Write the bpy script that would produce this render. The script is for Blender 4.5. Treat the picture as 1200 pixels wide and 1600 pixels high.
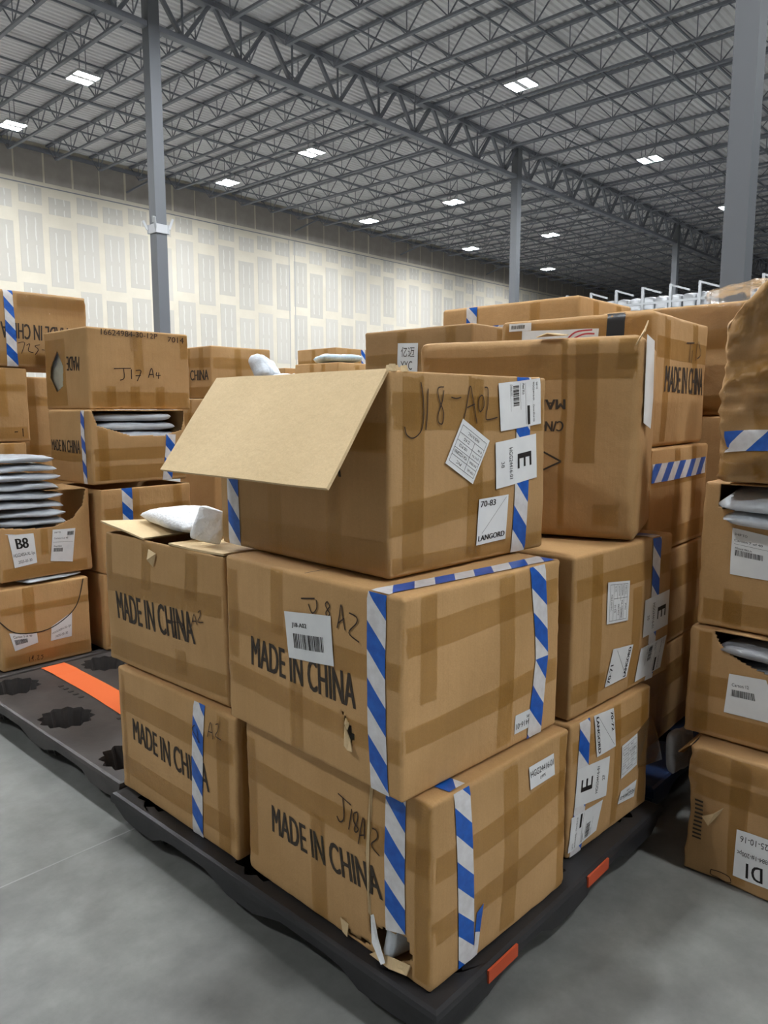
import bpy, bmesh, math, random
from mathutils import Vector, Matrix, noise
R = math.radians
scene = bpy.context.scene
col = scene.collection
for o in list(bpy.data.objects):
    bpy.data.objects.remove(o)

# ------------------------------------------------------------------ camera, world, exposure
CAM_H = 1.5
cam_d = bpy.data.cameras.new('camera')
cam = bpy.data.objects.new('camera', cam_d); col.objects.link(cam)
yaw, pitch = 0.743398, 0.134364
fwd = Vector((math.cos(yaw)*math.cos(pitch), math.sin(yaw)*math.cos(pitch), -math.sin(pitch)))
cam.matrix_world = Matrix.Translation((0, 0, CAM_H)) @ fwd.to_track_quat('-Z', 'Y').to_matrix().to_4x4()
cam_d.sensor_fit = 'VERTICAL'; cam_d.sensor_height = 36.0
cam_d.lens = 36.0*1176.9/1600.0
cam_d.clip_start = 0.05; cam_d.clip_end = 300
scene.camera = cam

world = bpy.data.worlds.new('world'); scene.world = world
world.use_nodes = True
world.node_tree.nodes['Background'].inputs[0].default_value = (0.9, 0.95, 1.0, 1)
world.node_tree.nodes['Background'].inputs[1].default_value = 0.0

scene.view_settings.view_transform = 'Standard'
scene.view_settings.look = 'None'
scene.view_settings.exposure = 0.0
scene.view_settings.gamma = 1.0
scene.view_settings.use_curve_mapping = False
LAMP_STRENGTH = 570.0
LAMP_COLOR = (0.93, 0.97, 1.0)

# ------------------------------------------------------------------ material helpers
MATS = {}
class NT:
    def __init__(self, name):
        self.m = bpy.data.materials.new(name); self.m.use_nodes = True
        self.t = self.m.node_tree; self.n = self.t.nodes; self.l = self.t.links
        self.b = self.n['Principled BSDF']; self.out = self.n['Material Output']
        self.tc = None
        MATS[name] = self.m
    def node(self, typ, **kw):
        nd = self.n.new(typ)
        for k, v in kw.items():
            if isinstance(k, str) and k.startswith('i_'):
                nd.inputs[int(k[2:])].default_value = v
            else:
                setattr(nd, k, v)
        return nd
    def obj(self, scale=(1, 1, 1)):
        tc = self.n.new('ShaderNodeTexCoord'); mp = self.n.new('ShaderNodeMapping')
        mp.inputs['Scale'].default_value = scale
        self.l.new(tc.outputs['Object'], mp.inputs['Vector'])
        return mp.outputs['Vector']
    def uv(self):
        return self.n.new('ShaderNodeTexCoord').outputs['UV']
    def noise(self, vec, scale, detail=4, rough=.55):
        nd = self.n.new('ShaderNodeTexNoise')
        nd.inputs['Scale'].default_value = scale; nd.inputs['Detail'].default_value = detail
        nd.inputs['Roughness'].default_value = rough
        self.l.new(vec, nd.inputs['Vector']); return nd.outputs['Fac']
    def ramp(self, fac, stops):
        nd = self.n.new('ShaderNodeValToRGB'); e = nd.color_ramp.elements
        while len(e) < len(stops): e.new(.5)
        for i, (p, c) in enumerate(stops):
            e[i].position = p; e[i].color = (*c, 1)
        self.l.new(fac, nd.inputs['Fac']); return nd.outputs['Color']
    def math(self, op, a, b=None):
        nd = self.n.new('ShaderNodeMath'); nd.operation = op
        for i, v in enumerate((a, b)):
            if v is None: continue
            if hasattr(v, 'is_output'): self.l.new(v, nd.inputs[i])
            else: nd.inputs[i].default_value = v
        return nd.outputs[0]
    def mix(self, fac, a, b, blend='MIX'):
        nd = self.n.new('ShaderNodeMix'); nd.data_type = 'RGBA'; nd.blend_type = blend
        for idx, v in ((0, fac), (6, a), (7, b)):
            if hasattr(v, 'is_output'): self.l.new(v, nd.inputs[idx])
            elif idx == 0: nd.inputs[0].default_value = v
            else: nd.inputs[idx].default_value = (*v, 1)
        return nd.outputs[2]
    def bump(self, h, strength, dist=.002):
        nd = self.n.new('ShaderNodeBump'); nd.inputs['Strength'].default_value = strength
        nd.inputs['Distance'].default_value = dist
        self.l.new(h, nd.inputs['Height']); self.l.new(nd.outputs[0], self.b.inputs['Normal'])
    def color(self, c):
        if hasattr(c, 'is_output'): self.l.new(c, self.b.inputs['Base Color'])
        else: self.b.inputs['Base Color'].default_value = (*c, 1)
        return self
    def rough(self, r, spec=.5):
        self.b.inputs['Roughness'].default_value = r
        self.b.inputs['Specular IOR Level'].default_value = spec
        return self

def plain(name, c, rough=.6, spec=.4, metal=0.0):
    t = NT(name).color(c).rough(rough, spec); t.b.inputs['Metallic'].default_value = metal
    return t.m

def cardboard(name, c1, c2, amt=.22):
    t = NT(name)
    v = t.obj(); streak = t.noise(t.obj((70, 70, 2.5)), 1.0, 3)
    big = t.noise(v, 3.5, 5); fine = t.noise(v, 260, 2)
    base = t.ramp(big, [(.3, c1), (.7, c2)])
    s = t.math('MULTIPLY_ADD', streak, .12); s.node.inputs[2].default_value = .94
    f = t.math('MULTIPLY_ADD', fine, .22); f.node.inputs[2].default_value = .89
    oi = t.n.new('ShaderNodeObjectInfo')
    rv = t.math('MULTIPLY_ADD', oi.outputs['Random'], amt); rv.node.inputs[2].default_value = 1 - amt/2
    k = t.math('MULTIPLY', t.math('MULTIPLY', s, f), rv)
    cmb = t.n.new('ShaderNodeCombineColor')
    for i in range(3): t.l.new(k, cmb.inputs[i])
    t.color(t.mix(1.0, base, cmb.outputs[0], 'MULTIPLY')).rough(.72, .25)
    wv = t.noise(t.obj((1, 1, 1)), 16, 6, .6); fl_n = t.noise(t.obj((120, 120, 4)), 1.0, 3)
    hh = t.math('ADD', t.math('MULTIPLY', wv, 2.2), t.math('MULTIPLY', fl_n, .35))
    t.bump(hh, .35, .004)
    return t.m

cardboard('cardboard', (.45, .268, .113), (.53, .322, .146))
cardboard('cardboard_pale', (.62, .46, .26), (.68, .51, .295), .06)
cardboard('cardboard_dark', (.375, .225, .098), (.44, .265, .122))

def tape_mat(name, tint, gloss=.10, rough=.16, ns=22, asp=(1, 1, 1), bs=.8):
    t = NT(name); t.n.remove(t.b)
    tr = t.node('ShaderNodeBsdfTransparent'); tr.inputs[0].default_value = (*tint, 1)
    gl = t.node('ShaderNodeBsdfGlossy'); gl.inputs['Roughness'].default_value = rough
    gl.inputs[0].default_value = (1, 1, 1, 1)
    fr = t.node('ShaderNodeFresnel'); fr.inputs[0].default_value = 1.45
    bp = t.node('ShaderNodeBump'); bp.inputs['Strength'].default_value = bs; bp.inputs['Distance'].default_value = .004
    nz = t.noise(t.obj(asp), ns, 7, .62)
    t.l.new(nz, bp.inputs['Height']); t.l.new(bp.outputs[0], gl.inputs['Normal']); t.l.new(bp.outputs[0], fr.inputs['Normal'])
    mx = t.node('ShaderNodeMixShader')
    k = t.math('MULTIPLY', fr.outputs[0], gloss*5)
    t.l.new(k, mx.inputs[0]); t.l.new(tr.outputs[0], mx.inputs[1]); t.l.new(gl.outputs[0], mx.inputs[2])
    t.l.new(mx.outputs[0], t.out.inputs[0]); return t.m
tape_mat('packing_tape', (.993, .965, .85), .10, .14)
tape_mat('wrinkled_film', (.993, .985, .96), .12, .10, 26, (.5, .5, 1.6), .8)
tape_mat('clear_film', (.99, .99, .99), .12, .10)

def striped(name):
    t = NT(name); sep = t.n.new('ShaderNodeSeparateXYZ'); t.l.new(t.uv(), sep.inputs[0])
    u, v = sep.outputs[0], sep.outputs[1]          # metres: along, across
    ph = t.math('ADD', t.math('MULTIPLY', u, 1/.135), t.math('MULTIPLY', v, 7.4))
    fr = t.math('FRACT', ph)
    st = t.math('GREATER_THAN', fr, .5)
    wr = t.noise(t.obj(), 40, 4)
    white = t.ramp(wr, [(.35, (.64, .62, .62)), (.7, (.76, .75, .76))])
    blue = t.ramp(wr, [(.35, (.008, .085, .42)), (.7, (.014, .13, .55))])
    t.color(t.mix(st, white, blue)).rough(.3, .5)
    t.bump(wr, .25, .002); return t.m
striped('striped_tape')
plain('ink', (.012, .010, .010), .6)
plain('print_ink', (.045, .032, .022), .7)
plain('pen_ink', (.035, .018, .012), .6)
plain('red_ink', (.5, .05, .06), .6)
def paper():
    t = NT('paper'); n = t.noise(t.obj(), 12, 3)
    t.color(t.ramp(n, [(.3, (.72, .73, .74)), (.7, (.80, .81, .81))])).rough(.5, .4); return t.m
paper()
plain('sack_white', (.50, .51, .53), .6)
plain('black_tape', (.02, .02, .022), .3)
def mailer(name, c1, c2, rough=.32):
    t = NT(name); n = t.noise(t.obj(), 9, 6, .65); n2 = t.noise(t.obj((1, 2.5, 1)), 22, 5)
    t.color(t.ramp(n, [(.3, c1), (.7, c2)])).rough(rough, .5); t.bump(n2, .55, .008); return t.m
mailer('mailer_grey', (.50, .54, .59), (.60, .64, .69))
mailer('mailer_dark', (.26, .27, .29), (.33, .34, .36))
mailer('mailer_blue', (.42, .56, .66), (.52, .66, .76))
t = NT('mailer_white'); n = t.noise(t.obj(), 60, 3); t.color((.80, .81, .82)).rough(.35, .5); t.bump(n, .9, .006)
def plastic(name, c, c2):
    t = NT(name); n = t.noise(t.obj(), 5, 6, .6)
    t.color(t.ramp(n, [(.35, c), (.75, c2)])).rough(.45, .45); t.bump(t.noise(t.obj(), 60, 3), .2, .002); return t.m
plastic('black_plastic', (.016, .016, .018), (.032, .031, .033))
plastic('brown_plastic', (.034, .030, .029), (.078, .069, .065))
plastic('blue_plastic', (.005, .018, .06), (.008, .028, .09))
plain('orange_tape', (.80, .16, .045), .55)
plain('orange_paint', (.55, .085, .03), .5)
def concrete():
    t = NT('concrete'); v = t.obj()
    a = t.noise(v, 1.1, 8, .62); b = t.noise(v, 7, 6, .7); c = t.noise(t.obj((1, 1, 1)), 60, 4)
    base = t.ramp(a, [(.28, (.135, .137, .128)), (.5, (.20, .202, .190)), (.75, (.285, .285, .272))])
    m = t.ramp(b, [(.3, (.74, .74, .74)), (.72, (1.10, 1.10, 1.10))])
    t.color(t.mix(1.0, base, m, 'MULTIPLY'))
    r = t.math('MULTIPLY_ADD', b, .25); r.node.inputs[2].default_value = .30
    t.l.new(r, t.b.inputs['Roughness']); t.b.inputs['Specular IOR Level'].default_value = .4
    t.bump(c, .06, .002); return t.m
concrete()
plain('joint_filler', (.29, .29, .28), .6)
plain('steel_grey', (.145, .153, .168), .45, .5)
plain('steel_dark', (.20, .21, .24), .55, .4)
plain('steel_light', (.33, .34, .35), .4, .5)
plain('galvanised', (.55, .56, .58), .4, .5, .3)
def deck():
    t = NT('deck_metal'); n = t.noise(t.obj((.4, 3, 1)), 1.5, 4)
    t.color(t.ramp(n, [(.3, (.66, .65, .66)), (.7, (.76, .75, .76))])).rough(.5, .4); return t.m
deck()
def mud():
    t = NT('joint_compound'); n = t.noise(t.obj(), 1.2, 5)
    t.color(t.ramp(n, [(.3, (.59, .54, .445)), (.7, (.65, .60, .50))])).rough(.8, .2); return t.m
mud()
def gyp(name, c1, c2):
    # drywall face paper with the two streaks of compound over the screw rows
    t = NT(name); tc = t.n.new('ShaderNodeTexCoord'); sep = t.n.new('ShaderNodeSeparateXYZ')
    t.l.new(tc.outputs['Object'], sep.inputs[0])
    oi = t.n.new('ShaderNodeObjectInfo')
    wob = t.noise(tc.outputs['Object'], 2.2, 3)
    x = t.math('ADD', sep.outputs[0], t.math('MULTIPLY', t.math('SUBTRACT', wob, .5), .12))
    d = t.math('ABSOLUTE', t.math('SUBTRACT', t.math('ABSOLUTE', x), .17))
    st = t.math('LESS_THAN', d, .022)
    zt = t.math('LESS_THAN', t.math('ABSOLUTE', t.math('SUBTRACT', t.math('ABSOLUTE', sep.outputs[2]), .50)), .42)
    st = t.math('MULTIPLY', t.math('MULTIPLY', st, zt), .75)
    base = t.ramp(oi.outputs['Random'], [(0, c1), (1, c2)])
    n = t.noise(tc.outputs['Object'], 3, 4)
    base = t.mix(t.math('MULTIPLY', n, .5), base, (.56, .53, .45))
    t.color(t.mix(st, base, (.64, .63, .59))).rough(.8, .2); return t.m
gyp('drywall', (.455, .43, .39), (.53, .50, .46))
t = NT('drywall_bare_shaded'); n = t.noise(t.obj(), 2, 4); t.color(t.ramp(n, [(.3, (.33, .30, .275)), (.7, (.40, .365, .335))])).rough(.85, .2)  # bare board without compound; shade above the lamps is also in its colour
plain('room_paint', (.45, .44, .42), .8)
t = NT('lamp_panel'); t.n.remove(t.b)
em = t.node('ShaderNodeEmission'); em.inputs[0].default_value = (*LAMP_COLOR, 1); em.inputs[1].default_value = LAMP_STRENGTH
t.l.new(em.outputs[0], t.out.inputs[0])

# ------------------------------------------------------------------ object helpers
def link(name, me, parent=None, mat=None):
    if mat is not None and not me.materials: me.materials.append(MATS[mat])
    o = bpy.data.objects.new(name, me); col.objects.link(o)
    if parent is not None: o.parent = parent
    return o
def tag(o, label, cat, group=None, kind=None):
    o['label'] = label; o['category'] = cat
    if group: o['group'] = group
    if kind: o['kind'] = kind
    return o
def struct(o, label=None):
    o['kind'] = 'structure'
    if label: o['label'] = label
    return o
def empty(name, loc, rz=0.0):
    e = bpy.data.objects.new(name, None); col.objects.link(e)
    e.location = loc; e.rotation_euler = (0, 0, rz); e.empty_display_size = .1
    return e
class MB:
    def __init__(self): self.v = []; self.f = []
    def box(self, c, s, rot=None):
        b = len(self.v); c = Vector(c)
        for dz in (-.5, .5):
            for dx, dy in ((-.5, -.5), (.5, -.5), (.5, .5), (-.5, .5)):
                p = Vector((dx*s[0], dy*s[1], dz*s[2]))
                if rot is not None: p = rot @ p
                self.v.append(c+p)
        self.f += [[b+i for i in q] for q in ((3, 2, 1, 0), (4, 5, 6, 7), (0, 1, 5, 4), (1, 2, 6, 5), (2, 3, 7, 6), (3, 0, 4, 7))]
        return self
    def bar(self, a, b_, w, h=None):
        a = Vector(a); b_ = Vector(b_); h = h or w
        d = b_-a; m = d.to_track_quat('Z', 'Y').to_matrix()
        return self.box((a+b_)/2, (w, h, d.length), m)
    def mesh(self, name, smooth=False):
        me = bpy.data.meshes.new(name); me.from_pydata([tuple(p) for p in self.v], [], self.f)
        if smooth: me.polygons.foreach_set('use_smooth', [True]*len(me.polygons))
        me.update(); return me
    def build(self, name, mat, parent=None, smooth=False):
        return link(name, self.mesh(name, smooth), parent, mat)

# ------------------------------------------------------------------ building shell
X0, X1, Y0, Y1, ZC = -12.0, 84.0, -18.0, 29.6, 11.3
fl = MB().box(((X0+X1)/2, (Y0+Y1)/2, -.1), (X1-X0, Y1-Y0, .2)).build('floor', 'concrete'); struct(fl)
for i, (a, b) in enumerate([((-6, 2.388), (30, 2.388)), ((-6, -2.2), (30, -2.2)), ((-6, 7.0), (30, 7.0)), ((4.6, -10), (4.6, 25)), ((.02, -10), (.02, 25))]):
    a = Vector((*a, 0.0)); b = Vector((*b, 0.0))
    MB().bar(a+Vector((0, 0, -.003)), b+Vector((0, 0, -.003)), .007, .007).build('joint', 'joint_filler', fl)
struct(MB().box(((X0+X1)/2, Y0-.1, ZC/2+.2), (X1-X0, .2, ZC+.6)).build('wall_right', 'room_paint'))
struct(MB().box((X0-.1, (Y0+Y1)/2, ZC/2+.2), (.2, Y1-Y0, ZC+.6)).build('wall_back', 'room_paint'))
struct(MB().box((X1+.1, (Y0+Y1)/2, ZC/2+.2), (.2, Y1-Y0, ZC+.6)).build('wall_front', 'room_paint'))

# drywall wall with separate boards
wall = MB().box(((X0+X1)/2, Y1+.15, ZC/2+.15), (X1-X0, .3, ZC+.5)).build('wall_left', 'joint_compound'); struct(wall)
rnd = random.Random(4)
PW = 1.105; X_OFF = 25.4
board_meshes = {}
def board(w, h, mat):
    k = (round(w, 2), round(h, 2), mat)
    if k not in board_meshes:
        me = MB().box((0, 0, 0), (w, .012, h)).mesh('board'); me.materials.append(MATS[mat]); board_meshes[k] = me
    return board_meshes[k]
boards = 0
for c in range(-14, 46):
    x = X_OFF + (c+.5)*PW
    if x < 8 or x > X1-1 or boards > 285: continue
    st = (c % 2)*.34 + rnd.choice((0, .1, .2))
    near = x < 46
    rows = [(10.62, 1.25, 'drywall_bare_shaded', 1.0), (9.52-st*.6, .62, 'drywall', .82), (7.85-st, 2.2, 'drywall', .84), (5.25-st, 2.2, 'drywall', .84)]
    if near: rows.append((2.6-st, 2.2, 'drywall', .84))
    for zc, h, m, w in rows:
        o = link('board', board(w*PW*.93, h, m), wall); o.location = (x+rnd.uniform(-.03, .03), Y1-.002, zc)
        boards += 1
# reveal joints
struct(MB().box((36, Y1-.006, 9.84), (92, .02, .035)).build('trim_1', 'steel_dark'))
for i, xx in enumerate((10.0, 25.25, 25.62, 40.6, 55.9)):
    struct(MB().box((xx, Y1-.006, 4.9), (.025, .02, 9.8)).build('trim_%d' % (i+2), 'steel_light'))
struct(MB().box((36, Y1-.06, 11.12), (92, .12, .12)).build('trim_7', 'steel_dark'), 'dark steel ledger along the top of the drywall wall')

# ceiling: ribbed deck, joists, girder, bridging
def deck_mesh():
    v = []; f = []; y = Y0; k = 0; p = .19
    prof = []
    while y < Y1:
        prof += [(y, 0), (y+.075, 0), (y+.105, .045), (y+.16, .045)]; y += p
    for (yy, zz) in prof:
        v += [(X0, yy, ZC+.05+zz), (X1, yy, ZC+.05+zz)]
    for i in range(len(prof)-1): f.append((2*i, 2*i+1, 2*i+3, 2*i+2))
    n = len(v)
    v += [(X0, Y0, ZC+.3), (X1, Y0, ZC+.3), (X1, Y1, ZC+.3), (X0, Y1, ZC+.3)]; f.append((n, n+1, n+2, n+3))
    me = bpy.data.meshes.new('deck'); me.from_pydata(v, [], f); return me
ceil = struct(link('ceiling', deck_mesh(), None, 'deck_metal'))
GY = 16.46; BAY = 15.24; CX = 10.03; JS = BAY/9; YB = 13.15; JD = .62
ztop = ZC; zbot = ZC-JD
def chord_mesh(L, w, h):
    m = MB().box((0, L/2, 0), (w, L, h)).mesh('chord'); m.materials.append(MATS['steel_dark']); return m
L = YB-.16
tc_me = chord_mesh(L, .11, .07); bc_me = chord_mesh(L-1.5, .09, .06)
wb = MB(); NP = 10; pn = L/NP
for i in range(NP):
    yb = (i+.5)*pn
    for yt in (i*pn+.05, (i+1)*pn-.05): wb.bar((0, yb, -JD), (0, yt, 0), .028)
    wb.bar((0, yb, -JD), (0, yb, 0), .02)
web_me = wb.mesh('web'); web_me.materials.append(MATS['steel_dark'])
for j in range(-8, 43):
    x = CX + j*JS
    for b, y0 in enumerate((GY-YB+.08, GY+.08)):
        if b == 0 and (x > 78 or x < -2): continue
        o = link('joist', tc_me, ceil); o.location = (x, y0, ztop)
        c = link('bottom_chord', bc_me, o); c.location = (0, .75, -JD)
        link('web', web_me, o)
# girder on the column line
for (gy, g0, g1) in ((GY, -1, 5), (GY-YB, -1, 4)):
    xa, xb = CX+g0*BAY, CX+g1*BAY
    g = MB().box(((xa+xb)/2, gy, ztop-.06), (xb-xa, .24, .15)).build('girder', 'steel_dark', ceil)
    MB().box(((xa+xb)/2, gy, ztop-1.13), (xb-xa, .2, .12)).build('bottom_chord', 'steel_dark', g)
    dm = {}
    for s in (-1, 1):
        m = MB().bar((0, 0, 0), (s*JS/2*.93, 0, 1.05), .10, .08).mesh('diagonal'); m.materials.append(MATS['steel_dark']); dm[s] = m
    vm = MB().bar((0, 0, 0), (0, 0, 1.05), .04).mesh('vertical'); vm.materials.append(MATS['steel_dark'])
    for k in range(int(round((xb-xa)/JS))):
        xm = xa+(k+.5)*JS
        for me, nm in ((dm[-1], 'diagonal'), (dm[1], 'diagonal'), (vm, 'vertical')):
            o = link(nm, me, g); o.location = (xm, gy, ztop-1.13)
for b in (0, 1):
    for q, zz in ((.2, -.02), (.2, -.6), (.4, -.02), (.4, -.6), (.6, -.02), (.6, -.6), (.8, -.02), (.8, -.6)):
        y = GY-YB+b*YB+q*YB
        MB().box(((-5+X1)/2, y, ztop+zz-.02), (X1+5, .045, .045)).build('bridging', 'steel_dark', ceil)
for y in (9.1, 22.6):
    m = MB()
    n = 8
    for xs in (-5, X1):
        for k in range(n): m.v.append(Vector((xs, y+.04*math.cos(k*math.tau/n), ztop-.72+.04*math.sin(k*math.tau/n))))
    m.f = [(k, (k+1) % n, n+(k+1) % n, n+k) for k in range(n)]
    p = m.build('sprinkler_pipe', 'steel_dark', ceil)
# braces at the wall
for x in (16.6, 25.6, 33.5, 42.0):
    MB().bar((x, Y1-.06, 10.3), (x+.75, Y1-1.1, 10.85), .06).build('wall_brace', 'steel_dark', ceil)

# columns
def column(x, y, label, clamp=None):
    e = tag(empty('steel_column', (x, y, 0)), label, 'column', 'steel columns')
    MB().box((0, 0, (ZC-.15)/2+.012), (.28, .28, ZC-.15-.024)).build('shaft', 'steel_grey', e)
    MB().box((0, 0, .0125), (.46, .46, .025)).build('base_plate', 'steel_grey', e)
    if clamp:
        c = MB()
        for sx, sy, w, d in ((-.16, 0, .035, .38), (.16, 0, .035, .38), (0, -.16, .38, .035), (0, .16, .38, .035)):
            c.box((sx, sy, clamp), (w, d, .2))
        c.bar((-.18, -.18, clamp), (-.24, -.24, clamp+.22), .05); c.bar((.18, -.18, clamp), (.26, -.22, clamp+.25), .05)
        c.bar((-.18, .18, clamp), (-.26, .22, clamp+.2), .05)
        c.build('clamp_collar', 'galvanised', e)
        MB().box((-.15, -.05, clamp+.22), (.02, .1, .14)).build('tag_plate', 'steel_light', e)
column(CX, GY, 'grey steel column with a pale clamp collar in front of the drywall wall', 5.72)
column(CX+BAY, GY, 'grey steel column rising behind the centre of the box stacks')
column(CX+2*BAY, GY, 'thin distant grey steel column above the shrink-wrapped boxes')
column(CX, GY-YB, 'wide grey steel column at the right edge above the crumpled box')

# ------------------------------------------------------------------ lamps
def lamp_meshes():
    h = MB()
    h.box((0, 0, .05), (.62, .70, .05)); h.box((0, 0, .11), (.26, .40, .08))
    for s in (-1, 1): h.box((0, s*.355, .03), (.62, .02, .07)); h.box((s*.315, 0, .03), (.02, .72, .07))
    h.box((0, 0, .022), (.62, .16, .04))
    p = MB().box((0, 0, 0), (.56, .25, .02))
    r = MB().bar((0, 0, .14), (0, 0, .9), .018)
    out = []
    for m, nm, mt in ((h, 'housing', 'galvanised'), (p, 'panel', 'lamp_panel'), (r, 'hanger', 'steel_dark')):
        me = m.mesh(nm); me.materials.append(MATS[mt]); out.append(me)
    return out
hm, pm, rm = lamp_meshes()
LZ = 10.3
lamps = [(10.4, 20.5), (10.5, 25.4), (18.5, 20.4), (18.6, 25.4), (26.7, 25.5), (26.8, 20.6), (34.9, 25.6), (18.7, 12.1), (27.1, 12.1), (35.6, 12.2), (35.0, 20.7), (43.1, 25.6)]
lab = ['bright high-bay lamp left of the column with the clamp collar', 'bright high-bay lamp at the far left edge near the wall', 'bright high-bay lamp over the middle of the left aisle', 'bright high-bay lamp just right of the clamped column near the wall',
       'bright high-bay lamp near the wall above the vertical wall joint', 'small bright high-bay lamp left of the central column', 'small bright high-bay lamp nearest the far end of the drywall wall', 'largest bright high-bay lamp at upper right above the central column',
       'bright high-bay lamp in the right half between girder and right column', 'small bright high-bay lamp beside the right edge column', 'small bright high-bay lamp right of the central column', 'lowest and farthest small high-bay lamp right of the central column']
extra = [(10.4, 12.1), (2.25, 20.5), (2.25, 25.4), (2.25, 12.1), (10.4, 3.9), (18.6, 3.9), (2.25, 3.9), (2.25, -4.3), (10.4, -4.3), (18.6, -4.3), (26.8, 3.9), (-5.9, 3.9), (2.25, -12), (10.4, -12)]
for i, (x, y) in enumerate(lamps+extra):
    e = empty('high_bay_lamp', (x, y, LZ))
    tag(e, lab[i] if i < len(lab) else 'bright high-bay lamp outside the picture above the aisle', 'lamp', 'high-bay lamps hung from the roof joists')
    link('housing', hm, e)
    for s in (-1, 1):
        o = link('panel', pm, e); o.location = (0, s*.215, .010)
        o = link('hanger', rm, e); o.location = (0, s*.18, 0)

# ------------------------------------------------------------------ cartons
FONT = {}
def text_geo(s, bold=0.0):
    k = (s, bold)
    if k in FONT: return FONT[k]
    cu = bpy.data.curves.new('lettering', 'FONT'); cu.body = s; cu.resolution_u = 3; cu.offset = bold
    o = bpy.data.objects.new('lettering', cu)
    me = bpy.data.meshes.new_from_object(o)
    vs = [(v.co.x, v.co.y) for v in me.vertices]; fs = [tuple(p.vertices) for p in me.polygons]
    bpy.data.objects.remove(o); bpy.data.curves.remove(cu); bpy.data.meshes.remove(me)
    if vs:
        xa = min(v[0] for v in vs); xb = max(v[0] for v in vs); ya = min(v[1] for v in vs); yb = max(v[1] for v in vs)
        vs = [((x-xa)/max(xb-xa, 1e-6), (y-ya)/max(yb-ya, 1e-6)) for x, y in vs]
    FONT[k] = (vs, fs); return FONT[k]
def qm(q, s, t):
    (ax, ay), (bx, by), (cx, cy), (dx, dy) = q      # TL TR BR BL
    x = (dx*(1-s)+cx*s)*(1-t)+(ax*(1-s)+bx*s)*t
    y = (dy*(1-s)+cy*s)*(1-t)+(ay*(1-s)+by*s)*t
    return x, y
def rect(u0, v0, u1, v1): return ((u0, v1), (u1, v1), (u1, v0), (u0, v0))
def axis(L, r, st):
    a = [0, r*.3, r*.65, r]
    n = max(2, int((L-2*r)/st)); a += [r+(L-2*r)*i/n for i in range(1, n)]
    a += [L-r, L-r*.65, L-r*.3, L]
    return a
def sm(x, a, b):
    x = max(0.0, min(1.0, (x-a)/(b-a))); return x*x*(3-2*x)
def inpoly(x, y, P):
    c = False; n = len(P)
    for i in range(n):
        x1, y1 = P[i]; x2, y2 = P[i-1]
        if (y1 > y) != (y2 > y) and x < (x2-x1)*(y-y1)/(y2-y1)+x1: c = not c
    return c

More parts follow.
